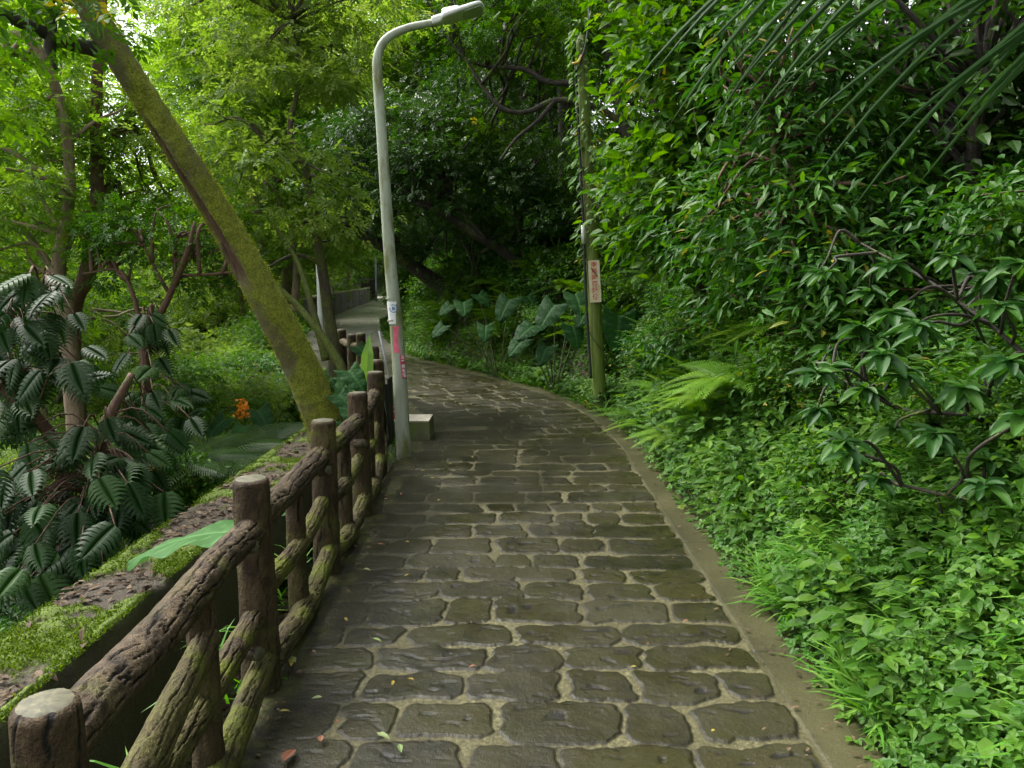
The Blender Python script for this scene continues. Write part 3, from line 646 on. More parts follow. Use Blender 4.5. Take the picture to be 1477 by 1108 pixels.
def trefoil():                                  # three leaflets
    V = []; F = []
    for a, L in ((0, .62), (1.25, .5), (-1.25, .5)):
        c, s = math.cos(a), math.sin(a); b = len(V)
        for (x, y, z) in ((.3 / .62 * .0, 0, 0), (.5, .33, .05), (1, 0, -.08), (.5, -.33, .05)):
            xx, yy = x * L, y * L; V.append((.36 + xx * c - yy * s, xx * s + yy * c, z * L))
        F += [(b, b + 2, b + 1), (b, b + 3, b + 2)]
    return tpl(V, F)
T_TRI = trefoil()
def spray(n=5):                                 # small twig: alternating leaves
    V = []; F = []
    for k in range(n):
        a = (.85 if k % 2 else -.85) if k < n - 1 else 0; x0 = .12 + .6 * k / n; L = .42; c, s = math.cos(a), math.sin(a); b = len(V)
        for (x, y, z) in ((0, 0, 0), (.5, .25, .05), (1, 0, -.1), (.5, -.25, .05)):
            xx, yy = x * L, y * L; V.append((x0 + xx * c - yy * s, xx * s + yy * c, z * L - .12 * x0 * x0 + (.04 if k % 2 else -.03)))
        F += [(b, b + 2, b + 1), (b, b + 3, b + 2)]
    return tpl(V, F)
T_SPRAY = spray()
def heart(nx=9, ny=9, wave=.03):
    V = []
    for i in range(nx):
        t_ = i / (nx - 1)
        for j in range(ny):
            v = -1 + 2 * j / (ny - 1); a = abs(v)
            w_ = .62 * (1 - t_) ** .68 * (t_ * .9 + .62) ** .7
            x = t_ - .26 * a ** 1.3 * (1 - t_) ** 2 - .10 * max(0, a - .8) * 0; V.append((x, v * w_, .12 * a * (1 - t_) - .28 * t_ ** 2 + wave * math.sin(t_ * 19) * a ** 1.5 - .06 * a * a))
    return tpl(V, np.concatenate([g[:, [0, 1, 2]] for g in [grid_faces(nx, ny)]] + [g[:, [0, 2, 3]] for g in [grid_faces(nx, ny)]]))
T_HEART = heart(29, 15)
def veins(nx, ny):
    t_, v = np.meshgrid(np.linspace(0, 1, nx), np.abs(np.linspace(-1, 1, ny)), indexing='ij'); f = np.abs(((t_ - .32 * v) * 7) % 1 - .5) * 2
    return np.maximum(sstep(.74, .95, f) * .8, sstep(.12, .0, v)).ravel()
def split_leaf(n=9):                            # deeply cut climbing-aroid leaf
    V = [(x, 0, -.22 * x * x) for x in np.linspace(0, 1, n + 1)]; F = []
    for sd_ in (-1, 1):
        b0 = len(V); inner = []
        for k in range(n + 1):
            x = k / n; wi = .09 * math.sin(math.pi * min(1, x * .9 + .18)) ; V.append((x + .02, sd_ * wi, .03 - .22 * x * x)); inner.append(b0 + k)
        for k in range(n): F += [(k, k + 1, inner[k + 1]), (k, inner[k + 1], inner[k])]
        for k in range(n):
            x = (k + .5) / n; wo_ = .44 * math.sin(math.pi * min(1, x * .82 + .22)) ** .8 + .04
            b = len(V); x0 = V[inner[k]][0]; x1 = V[inner[k + 1]][0]; mx = (x0 * .8 + x1 * .2)
            g_ = .006 + .004 * (k % 3); zz = -.22 * x * x; V += [(x0 + g_ * .3, V[inner[k]][1], V[inner[k]][2]), (x1 - g_ * .3, V[inner[k + 1]][1], V[inner[k + 1]][2]), (x + .5 / n + .035, sd_ * wo_ * .55, .05 + zz), (x - .5 / n + .055, sd_ * wo_ * .55, .05 + zz), (x + .42 / n + .10, sd_ * wo_ * .85, -.02 + zz), (x - .38 / n + .12, sd_ * wo_ * .85, -.02 + zz), (x + .17, sd_ * wo_ * 1.04, -.14 + zz)]
            F += [(b, b + 1, b + 2), (b, b + 2, b + 3), (b + 3, b + 2, b + 4), (b + 3, b + 4, b + 5), (b + 5, b + 4, b + 6)]
    return tpl(V, F)
T_SPLIT = split_leaf()
def frond(n=22, pl=.30, wid=.028, droop=.45, ang=1.15, taper=.25, tipfold=.12, sub=False):
    """pinnate frond of length 1 arching down along +x"""
    V = []; F = []
    def rc(t_): return np.array([t_ * (1 - .12 * t_), 0, -droop * t_ ** 2])
    for k in range(n):
        t_ = .1 + .9 * k / n; L = pl * (math.sin(math.pi * min(1, t_ * .85 + .12)) ** .8) ** 1 * (1 - taper * t_)
        c0 = rc(t_); tg = nrm((rc(t_ + .02) - rc(t_))[None])[0]
        for sd_ in (-1, 1):
            a = ang * (1 - .35 * t_); d = tg * math.cos(a) + np.array([0, sd_ * math.sin(a), 0]); wv = tg * wid
            b = len(V); m_ = c0 + d * L * .5 + np.array([0, 0, .02 * L]); e_ = c0 + d * L + np.array([0, 0, -tipfold * L])
            V += [tuple(c0 - wv * .5), tuple(c0 + wv * .5), tuple(m_ - wv * .5), tuple(m_ + wv * .5), tuple(e_)]
            F += [(b, b + 1, b + 3), (b, b + 3, b + 2), (b + 2, b + 3, b + 4)]
    # rachis
    for k in range(8):
        a_, b_ = rc(k / 8), rc((k + 1) / 8); w0 = .010 * (1 - k / 9); b = len(V)
        V += [(a_[0], -w0, a_[2] + .004), (a_[0], w0, a_[2] + .004), (b_[0], w0 * .9, b_[2] + .004), (b_[0], -w0 * .9, b_[2] + .004)]; F += [(b, b + 1, b + 2), (b, b + 2, b + 3)]
    return tpl(V, F)
def leafgrid(nx, ny, w, droop=.2, fold=.12, sharp=1.0, wave=.0):
    V = []
    for i in range(nx):
        t_ = i / (nx - 1); ww = w * (math.sin(math.pi * t_ ** .85) ** .75) * (1 - .25 * t_ * sharp) + .002
        for j in range(ny):
            v = -1 + 2 * j / (ny - 1); V.append((t_, v * ww, fold * abs(v) * ww * 2 - droop * t_ ** 2 + wave * math.sin(t_ * 22 + v) * abs(v)))
    g = grid_faces(nx, ny); return tpl(V, np.concatenate([g[:, [0, 1, 2]], g[:, [0, 2, 3]]]))
T_BIG = leafgrid(9, 5, .21, .22, .3, 1.0, .008)
T_FERN = frond(25, .22, .021, .45, 1.2, .45)
T_PALM = frond(24, .36, .014, .35, .95, .1, .3)

def scatter(tp, pos, dirs, ups, size, rnd=None, wid=None):
    tv, tf = tp; pos = np.asarray(pos, float); n = len(pos); x = nrm(np.asarray(dirs, float)); up = np.asarray(ups, float)
    y = nrm(np.cross(up, x)); z = np.cross(x, y); size = np.broadcast_to(np.asarray(size, float), (n,))
    w_ = size if wid is None else size * wid
    V = pos[:, None] + x[:, None] * (tv[None, :, 0] * size[:, None])[..., None] + y[:, None] * (tv[None, :, 1] * w_[:, None])[..., None] + z[:, None] * (tv[None, :, 2] * size[:, None])[..., None]
    F = tf[None] + (np.arange(n) * len(tv))[:, None, None]
    rnd = R.random(n) if rnd is None else rnd
    return V.reshape(-1, 3), F.reshape(-1, 3), np.repeat(rnd, len(tv))
def unit(n, rg=R): return nrm(rg.normal(size=(n, 3)))

def leaf_cloud(rg, blobs, n, size, clump=.28, per=36, droop=.35, tp=T_SPRAY, shell=.55, flat=.6, jit=.35):
    """leaves in clumps inside ellipsoids; returns leaf arrays + clump centres"""
    vol = np.array([b[1][0] * b[1][1] * b[1][2] for b in blobs]) ** .75; vol = vol / vol.sum(); P = []; D = []; U = []; CC = []; Rn = []
    for (c, r), w_ in zip(blobs, vol):
        c = np.asarray(c, float); r = np.asarray(r, float); k = max(2, int(n * w_ / per)); d = unit(k, rg); q = rg.random(k) ** (1 / 3.) * (1 - shell) + shell * (.6 + .4 * rg.random(k))
        cc = c + d * r * q[:, None]; CC.append(cc); m_ = rg.integers(int(per * .5), int(per * 1.5), k); idx = np.repeat(np.arange(k), m_)
        sc_ = clump * (.6 + .8 * rg.random(k)); off = rg.normal(size=(len(idx), 3)) * sc_[idx][:, None] * np.array([1, 1, flat]) * .6
        P.append(cc[idx] + off); o_ = nrm(off * np.array([1, 1, .6]) + 1e-6 + d[idx] * .12 * clump); D.append(o_ + rg.normal(size=o_.shape) * .45 + np.array([0, 0, -droop])); Rn.append(np.clip(.65 * rg.random(k)[idx] + .35 * rg.random(len(idx)), 0, 1))
        U.append(np.array([0, 0, 1.]) + rg.normal(size=o_.shape) * jit)
    P = np.vstack(P); D = np.vstack(D); U = np.vstack(U); Rn = np.concatenate(Rn); return scatter(tp, P, D, U, size * (.7 + .6 * rg.random(len(P))), Rn), np.vstack(CC)

def limbs(mb, rg, start, cc, r0, k, bend=.25, r1=.006, sides=5):
    """branches from points on the trunk (start: Nx3) to some clump centres"""
    sel = rg.choice(len(cc), min(k, len(cc)), replace=False)
    for c in cc[sel]:
        d = np.linalg.norm(start - c, axis=1) + rg.random(len(start)) * .8; s_ = start[d.argmin()]; L = np.linalg.norm(c - s_)
        if L < .1: continue
        m1 = s_ + (c - s_) * .4 + rg.normal(size=3) * L * bend * .4 + np.array([0, 0, L * .1]); m2 = s_ + (c - s_) * .75 + rg.normal(size=3) * L * bend * .3
        rr = min(r0, .012 + .016 * L); V, F = tube([s_, m1, m2, c], [rr, rr * .7, rr * .45, r1], sides, 12, rough=.15, seed=int(rg.integers(99))); mb.add(V, F)

def plant(name, label, cat, base, trunks, blobs, n, size, leaf='leaf_mid', bark='bark', tp=T_SPRAY, group=None, nl=30, seed=0, clump=.28, per=36, droop=.35,
          shell=.55, parts=('trunk', 'crown'), limb_r=.05, rough=.12, sides=14, extra=None, smooth=True, jit=.35, flat=.6):
    """trunks: list of (points, radii) world-space; blobs: list of (centre, radii) world-space"""
    rg = np.random.default_rng(1000 + seed); base = np.asarray(base, float); o = thing(name, label, cat, base, group); mb = MB(); st = []
    for k, (P, r) in enumerate(trunks):
        V, F = tube(P, r, sides, max(10, len(P) * 8), rough=rough, seed=seed + k); mb.add(V, F); Q, _ = resample(P, r, 14); st.append(Q[4:])
    st = np.vstack(st) if st else base[None] + np.array([[0, 0, .05]])
    if blobs:
        (V, F, a), cc = leaf_cloud(rg, blobs, n, size, clump, per, droop, tp, shell, flat, jit)
        me = npmesh(parts[1], V - base, F, M[leaf], {'rnd': a}); link(parts[1], me, o); limbs(mb, rg, st, cc, limb_r, nl)
    if extra: extra(mb)
    link(parts[0], mb.mesh(parts[0], M[bark], smooth, base), o); return o
def B(px, py, Y, r, sx=1, sy=1, sz=1): return (at(px, py, Y), (r * sx, r * sy, r * sz))

# ------------------------------------------------------------------ the big mossy leaning tree (left)
pxs = [(500, 672, 7.25, 100), (474, 622, 7.15, 70), (430, 520, 6.95, 58), (380, 425, 6.75, 55), (309, 300, 6.5, 49), (250, 205, 6.3, 45), (180, 95, 6.1, 43), (118, -10, 5.95, 42), (56, -140, 5.8, 40), (-20, -330, 5.7, 34)]
TP = [at(a, b, Y) for a, b, Y, w_ in pxs]; TR = [w_ * .42 * Y / F_PX for a, b, Y, w_ in pxs]; TP[0] = TP[0] + np.array([0, 0, -.25])
mt = thing('mossy_tree', 'thick leaning tree trunk covered in yellow-green moss with a long brown wound', 'tree', (TP[1][0], TP[1][1], 0)); org = np.array([TP[1][0], TP[1][1], 0.])
def big_trunk():
    P, r = resample(TP, TR, 260); sides = 90; T_, N_, B_ = frames(P); th = np.linspace(0, 2 * math.pi, sides, endpoint=False); L = np.concatenate([[0], np.cumsum(np.linalg.norm(np.diff(P, axis=0), axis=1))])
    LL, TT = np.meshgrid(L, th, indexing='ij'); dirs = N_[:, None] * np.cos(TT)[..., None] + B_[:, None] * np.sin(TT)[..., None]
    q = (P[:, None] + dirs * r[:, None, None]).reshape(-1, 3)
    bigd = (fbm(q * np.array([2.2, 2.2, 1.2]), 61, 3) - .5) * .10; fine = (fbm(q * 26, 62, 3) - .5) * .022
    # wound: faces the camera's left side along part of the trunk
    cd = nrm(np.array([[-.55, -.78, -.25]]))[0]; cdp = nrm(cd[None] - T_ * (T_ @ cd)[:, None]); ca = (dirs * cdp[:, None]).sum(-1).ravel(); Lf = LL.ravel(); Ls = L[-1]
    zc = q[:, 2]; prof = sstep(1.5, 1.7, zc) * sstep(2.95, 2.7, zc)
    wn = fbm(np.stack([TT.ravel() * 2, Lf * 1.5, Lf * 0], 1), 66, 3)
    wound = sstep(.84, .93, ca + (wn - .5) * .35 + .02) * prof
    r2 = np.repeat(r[:, None], sides, 1).ravel() * (1 + bigd) + fine * (1 - wound) - wound * (.03 + .02 * wn)
    V = np.repeat(P, sides, 0) + dirs.reshape(-1, 3) * r2[:, None]; i = np.arange(len(P) - 1)[:, None] * sides; j = np.arange(sides)[None]; j2 = (j + 1) % sides
    F = np.stack([i + j, i + j2, i + sides + j2, i + sides + j], -1).reshape(-1, 4)
    bare = sstep(.35, .95, ca + (fbm(q * 3, 67, 3) - .5) * .8)
    me = npmesh('trunk', V - org, F, None, {'wound': wound, 'bare': bare}, True); m, t, p, o = mat('mossy trunk'); co = coords(t)
    nB = noise(t, 60, 4, co, .7); nA = noise(t, 7, 5, co, .65); nC = noise(t, 2.2, 4, co, .6)
    ms = ramp(t, nB, [(.25, (.055, .07, .006)), (.5, (.21, .24, .018)), (.78, (.42, .44, .05))])
    bk = ramp(t, nA, [(.3, (.07, .06, .03)), (.7, (.17, .14, .08))]); f = ramp(t, math_(t, 'ADD', nC, math_(t, 'MULTIPLY', attr(t, 'bare'), .14)), [(.53, (0, 0, 0)), (.67, (.8, .8, .8))])
    dk = ramp(t, nA, [(.45, (0, 0, 0)), (.68, (.5, .5, .5))]); c = mixc(t, dk, ms, (.06, .065, .012)); c = mixc(t, f, c, bk)
    wc = ramp(t, noise(t, 18, 5, coords(t, (1, 1, .2)), .7), [(.3, (.03, .014, .010)), (.55, (.11, .055, .035)), (.78, (.26, .16, .10))])
    c = mixc(t, attr(t, 'wound'), c, wc); t.links.new(c, p.inputs['Base Color']); p.inputs['Roughness'].default_value = .85; bump(t, p, math_(t, 'ADD', nB, nA), .9, .02)
    me.materials.append(m); link('trunk', me, mt)
    rg = np.random.default_rng(12); n = 26000; k = rg.integers(0, len(V), n); okm = (wound[k] < .2) & (fbm(q[k] * 4, 68, 3) - .07 * bare[k] > .40); k = k[okm]; dd = dirs.reshape(-1, 3)[k]; m_ = len(k)
    Vv, Ff, aa = scatter(T_SMALL, V[k] + rg.normal(size=(m_, 3)) * .008, dd * .6 + rg.normal(size=(m_, 3)) * .5 + np.array([0, 0, -.2]), dd + rg.normal(size=(m_, 3)) * .5, .013 * (.5 + rg.random(m_)))
    link('moss', npmesh('moss', Vv - org, Ff, M['moss'], {'rnd': aa}), mt)
M['moss'] = leaf_mat('moss tufts', [(.08, .11, .008), (.19, .23, .016), (.36, .38, .04)], .3, .7, spec=.1)
M['moss_wall'] = leaf_mat('wall moss tufts', [(.032, .068, .003), (.075, .135, .006), (.15, .23, .012)], .35, .7, spec=.1)
big_trunk()
mb = MB()
for P, r in (([at(140, 72, 6.05), at(100, 62, 5.9), at(60, 45, 5.7), at(-10, 15, 5.5), at(-120, -30, 5.3)], [.06, .052, .045, .04, .03]),
             ([at(75, 52, 5.75), at(74, 20, 5.7), at(70, -60, 5.6)], [.034, .03, .025]), ([at(78, 48, 5.75), at(72, 70, 5.7), at(80, 100, 5.68)], [.045, .04, .012])):
    V, F = tube(P, r, 12, 30, rough=.15); mb.add(V, F)
link('limb', mb.mesh('limb', M['bark_dark'], True, org), mt)
rg = np.random.default_rng(5); (V, F, a), cc = leaf_cloud(rg, [B(30, -10, 5.2, .35), B(-60, 20, 5.3, .6), B(120, 30, 5.4, .2), (TP[-1], (1.5, 1.5, .8))], 900, .20, .3, 20, .6, T_SPRAY)
link('crown', npmesh('crown', V - org, F, M['leaf_mid'], {'rnd': a}), mt)

# ------------------------------------------------------------------ left trees
def pts(L): return [at(a, b, c) for a, b, c in L]
G = lambda P: np.array([P[0][0], P[0][1], gz(P[0][0], P[0][1])])
def rooted(L, r0):
    P = pts(L); g = G(P); return [g - np.array([0, 0, .2])] + P if P[0][2] > g[2] + .1 else P
def tree(name, label, L, radii, blobs, n, size, forks=(), **kw):
    P = pts(L); g = G(P); tr = []
    if P[0][2] > g[2] + .05: P = [g - np.array([0, 0, .25])] + P; radii = [radii[0] * 1.15] + list(radii)
    tr.append((P, radii))
    for FL, fr_ in forks: tr.append((pts(FL), fr_))
    return plant(name, label, kw.pop('cat', 'tree'), g, tr, blobs, n, size, **kw)
tree('slender_tree', 'forked tree with pale twisted trunk at the far left, in bright green foliage', [(97, 470, 9.2), (84, 400, 9.2), (93, 330, 9.1), (101, 270, 9.0), (92, 170, 9.0), (72, 105, 8.9), (45, 60, 8.8), (12, 52, 8.8), (10, 80, 8.8)],
     [.10, .085, .065, .06, .055, .055, .05, .045, .03], [B(30, 250, 9.2, 1.3, 1, 1, .8), B(-60, 150, 9, 1.4), B(60, 330, 9.4, .9, 1.2, 1, .5), B(150, 150, 9.6, .6), B(20, 120, 9.5, .8)], 4000, .17, leaf='leaf_bright', bark='bark_pale', seed=1, clump=.34, droop=.15, flat=.4)
tree('slender_tree', 'straight brown-trunked tree just left of the mossy leaning trunk', [(103, 480, 9.8), (125, 400, 9.8), (134, 340, 9.8), (140, 290, 9.7), (139, 200, 9.7), (140, 110, 9.7), (146, 30, 9.8), (150, -80, 9.9)], [.11, .10, .085, .075, .07, .065, .06, .05],
     [B(190, 230, 10.5, .9), B(110, 30, 10.5, .6), B(230, 330, 10.8, .8, 1.2, 1, .5)], 2600, .17, leaf='leaf_bright', bark='bark_brown', seed=2, clump=.34, flat=.4,
     forks=[([(141, 210, 9.7), (165, 190, 9.8), (195, 160, 9.9)], [.03, .025, .015])])
tree('young_tree', 'thin many-branched young tree behind the dark split-leaved climbers', [(212, 560, 8.2), (208, 490, 8.2), (238, 440, 8.2), (268, 370, 8.1), (281, 320, 8.1)], [.055, .045, .035, .03, .015], [B(250, 330, 8.6, .7, 1.4, 1, .5), B(170, 360, 8.8, .5), B(300, 390, 8.7, .5, 1.2, 1, .5)], 1500, .13, leaf='leaf_mid', bark='bark_brown', seed=3, clump=.25,
     forks=[([(208, 490, 8.2), (190, 420, 8.3), (170, 390, 8.4), (120, 395, 8.4)], [.03, .022, .018, .01]), ([(245, 425, 8.2), (225, 390, 8.2), (205, 350, 8.2)], [.022, .017, .01]), ([(232, 450, 8.2), (252, 400, 8.3), (250, 345, 8.4)], [.022, .017, .01]),
            ([(255, 398, 8.2), (300, 396, 8.2), (340, 392, 8.2)], [.018, .014, .01])])
tree('slender_tree', 'slender upright tree with layered pale leaves beside the bend of the path', [(482, 520, 9.6), (472, 440, 9.6), (462, 370, 9.6), (452, 315, 9.6), (440, 240, 9.6), (418, 190, 9.6), (432, 110, 9.7), (420, 30, 9.8)], [.085, .07, .062, .055, .045, .035, .03, .02],
     [B(400, 250, 9.2, .85, 1.2, 1, .4), B(330, 190, 9.4, .7, 1.2, 1, .45), B(470, 290, 9.3, .5, 1.2, 1, .45), B(420, 120, 9.8, .9, 1.2, 1, .5), B(360, 320, 9.2, .5, 1.3, 1, .4), B(430, 330, 9.1, .45, 1.3, 1, .4), B(480, 20, 10.5, 1.1), B(340, 60, 10, .9), B(400, -40, 10, 1.0)], 5600, .17, leaf='leaf_pale', bark='bark', seed=4, clump=.3, droop=.5, flat=.35,
     forks=[([(445, 270, 9.6), (420, 235, 9.5), (385, 205, 9.4)], [.03, .022, .012]), ([(462, 380, 9.6), (425, 368, 9.5), (380, 390, 9.4)], [.028, .022, .016])])
tree('mossy_sapling', 'small mossy leaning trunk between the big trunk and the slender upright tree', [(498, 560, 8.4), (478, 505, 8.4), (447, 462, 8.4), (420, 432, 8.4), (385, 405, 8.3), (345, 392, 8.2)], [.055, .045, .038, .034, .028, .018], [], 0, .1, bark='bark_moss', seed=5,
     forks=[([(470, 520, 8.8), (452, 450, 8.8), (430, 380, 8.9), (400, 330, 9)], [.05, .04, .03, .02])])
# ------------------------------------------------------------------ trees of the right bank and over the bend
tree('arching_tree', 'dark tree arching low across the bend of the path behind the street lamp', [(668, 435, 16.5), (632, 410, 16.4), (590, 380, 16.2), (552, 355, 16), (505, 330, 15.8), (462, 318, 15.6), (420, 322, 15.4)], [.20, .17, .14, .12, .10, .07, .03],
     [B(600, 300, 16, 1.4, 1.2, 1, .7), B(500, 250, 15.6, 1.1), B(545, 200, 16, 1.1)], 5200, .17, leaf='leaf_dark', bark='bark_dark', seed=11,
     forks=[([(590, 380, 16.2), (556, 330, 16.4), (500, 288, 16.6)], [.10, .08, .05]), ([(505, 330, 15.8), (480, 345, 15.5), (460, 350, 15.2)], [.05, .03, .012])])
tree('shade_tree', 'dark spreading tree with a long bare bough rising left over the bend', [(776, 440, 14.5), (752, 390, 14.5), (722, 360, 14.4), (689, 341, 14.2), (647, 313, 14), (600, 292, 13.8)], [.13, .11, .09, .08, .06, .035],
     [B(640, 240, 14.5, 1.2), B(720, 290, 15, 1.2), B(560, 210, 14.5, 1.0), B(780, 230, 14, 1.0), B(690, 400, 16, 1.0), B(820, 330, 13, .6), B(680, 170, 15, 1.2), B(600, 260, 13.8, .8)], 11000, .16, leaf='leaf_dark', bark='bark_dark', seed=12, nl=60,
     forks=[([(762, 405, 14.5), (752, 350, 14.5), (742, 300, 14.5)], [.06, .05, .03]), ([(790, 440, 15), (800, 350, 15), (792, 300, 15), (760, 272, 15)], [.09, .08, .06, .03]), ([(700, 346, 14.2), (660, 300, 14.4), (635, 285, 14.5)], [.05, .04, .02])])
tree('canopy_tree', 'tall tree behind the utility pole with dark curving boughs reaching left', [(960, 440, 12), (935, 330, 12), (912, 220, 12), (890, 130, 12), (875, 20, 12), (880, -120, 12)], [.13, .115, .10, .09, .08, .06],
     [B(760, 40, 12.5, 1.3, 1.3, 1, .6), B(660, -10, 13, 1.2), B(830, 60, 13, .9), B(900, 60, 12.5, .8), B(940, 180, 12, .8), B(740, 190, 14, .8, 1.3, 1, .5), B(850, 230, 13, .6), B(850, -80, 12, 1.2)], 8500, .15, leaf='leaf_mid', bark='bark_dark', seed=13, nl=70,
     forks=[([(905, 185, 12), (870, 160, 11.9), (830, 146, 11.8), (795, 146, 11.8), (762, 161, 11.8), (728, 158, 11.8), (700, 130, 11.9), (675, 90, 12), (655, 60, 12)], [.055, .048, .044, .04, .037, .033, .028, .02, .012]),
            ([(892, 140, 12), (858, 130, 12.1), (825, 120, 12.2), (790, 118, 12.4), (755, 100, 12.6), (700, 95, 12.8), (650, 80, 13)], [.06, .055, .05, .045, .04, .03, .018]),
            ([(800, 146, 11.8), (775, 175, 11.7), (745, 200, 11.7), (720, 232, 11.7)], [.04, .03, .025, .012]), ([(886, 100, 12), (890, 40, 12), (905, -20, 12)], [.06, .05, .04]), ([(950, 160, 10), (925, 110, 10), (890, 30, 10), (870, -40, 10)], [.05, .045, .04, .03])])
# big leafy shrub-tree leaning over the right bank
tree('leafy_shrub', 'tall leafy shrub with fresh bright leaves right of the utility pole', [(1010, 440, 7.2), (1000, 300, 7), (990, 150, 6.9), (1000, 20, 6.8)], [.06, .05, .04, .025],
     [B(990, 130, 6.6, .62), B(950, 270, 6.8, .5), B(1040, 60, 6.6, .6), B(930, 330, 7.2, .38), B(1060, 200, 6.2, .5), B(990, 360, 6.8, .4), B(960, 20, 7, .6), B(905, 250, 8, .35), B(1000, 250, 6.4, .5)], 7000, .12, leaf='leaf_mid', bark='bark', tp=T_OVATE, seed=14, clump=.2, per=20, droop=.3, cat='shrub', parts=('stem', 'foliage'), limb_r=.02, nl=60, jit=.5)
tree('leafy_shrub', 'dense dark shrub with drooping pointed leaves in the shade on the right bank', [(1150, 420, 5.2), (1130, 300, 5.1), (1110, 160, 5)], [.05, .04, .02],
     [B(1090, 310, 5.0, .42), B(1150, 200, 5.0, .45), B(1180, 380, 4.6, .4), B(1060, 390, 5.4, .3), B(1110, 90, 5.2, .5), B(1220, 290, 4.6, .42), B(1190, 470, 4.5, .3), B(1240, 120, 5.0, .5), B(1280, 420, 4.2, .3), B(1010, 330, 5.8, .3)], 6500, .11, leaf='leaf_shrub', bark='bark_brown', tp=T_LANCE, seed=15, clump=.2, per=18, jit=.5, droop=.3, cat='shrub', parts=('stem', 'foliage'), limb_r=.018, nl=70)
tree('leafy_shrub', 'shaded shrub with broad leaves at the upper right edge under the palm frond', [(1420, 420, 4.6), (1400, 280, 4.6), (1420, 100, 4.6)], [.06, .05, .03],
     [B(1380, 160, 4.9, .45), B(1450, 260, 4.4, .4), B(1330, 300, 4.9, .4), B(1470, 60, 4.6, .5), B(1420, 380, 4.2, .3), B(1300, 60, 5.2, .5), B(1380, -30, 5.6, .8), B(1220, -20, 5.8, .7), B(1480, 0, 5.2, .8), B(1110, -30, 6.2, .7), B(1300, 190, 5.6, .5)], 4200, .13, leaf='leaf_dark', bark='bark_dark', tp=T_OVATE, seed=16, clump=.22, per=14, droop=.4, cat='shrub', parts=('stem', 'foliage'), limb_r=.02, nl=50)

# foreground branch with whorls of long leathery leaves, right edge
M['leaf_whorl'] = leaf_mat('whorl leaf', [(.016, .062, .010), (.028, .095, .014), (.06, .15, .022)], .3, .36, spec=.22)
def whorl_shrub():
    rg = np.random.default_rng(77); root = at(1560, 640, 3.0); root[2] = gz(root[0], root[1]); o = thing('whorled_shrub', 'near shrub with whorls of long leathery leaves at the right edge', 'shrub', root); mb = MB()
    tips = [(1455, 520, 2.5), (1350, 625, 2.7), (1420, 700, 2.5), (1250, 560, 3.0), (1300, 540, 2.9), (1475, 600, 2.3), (1330, 480, 3.0), (1440, 440, 2.7), (1240, 470, 3.2), (1390, 560, 2.7), (1200, 530, 3.3), (1470, 380, 2.7), (1370, 370, 3.1), (1290, 620, 3.0), (1180, 590, 3.5), (1430, 800, 2.6), (1360, 760, 2.9), (1265, 690, 3.1)]; tips += [(rg.uniform(1150, 1500), rg.uniform(380, 720), rg.uniform(2.7, 3.9)) for _ in range(34)]
    mains = []
    for ml in ([root, at(1530, 560, 2.9), at(1430, 470, 3.1), at(1330, 400, 3.4), at(1240, 350, 3.7)], [root, at(1500, 640, 2.9), at(1400, 600, 3.0), at(1300, 590, 3.2), at(1200, 540, 3.5)], [root, at(1500, 720, 2.8), at(1400, 720, 2.8), at(1300, 700, 3.0)]):
        V, F = tube(ml, [.014, .012, .009, .007, .004][:len(ml)], 8, 40, rough=.1); mb.add(V, F); mains.append(resample(ml, [1] * len(ml), 24)[0][5:])
    mains = np.vstack(mains)
    P = []; D = []; U = []; S_ = []
    for (a, b, Y) in tips:
        c = at(a, b, Y); hub = mains[np.linalg.norm(mains - c, axis=1).argmin()]; V, F = tube([hub, (hub * .6 + c * .4) + np.array([0, 0, .05]) + rg.normal(size=3) * .03, (hub * .2 + c * .8) + np.array([0, 0, .03]), c], [.008, .007, .005, .004], 6, 16); mb.add(V, F)
        for ring, (k, s_, el) in enumerate(((8, .115, .15), (5, .08, .7))):
            for j in range(k):
                an = 2 * math.pi * j / k + rg.random() * .5 + ring; d = np.array([math.cos(an), math.sin(an), el + rg.normal() * .25 - .45]); P.append(c); D.append(d); U.append((rg.normal() * .2, -.25 + rg.normal() * .2, 1)); S_.append(s_ * rg.uniform(.8, 1.2))
    V, F, a = scatter(T_BIG, P, D, U, S_); V = V - root; link('foliage', npmesh('foliage', V, F, M['leaf_whorl'], {'rnd': a}, True), o); link('stem', mb.mesh('stem', M['bark_dark'], True, root), o)
whorl_shrub()

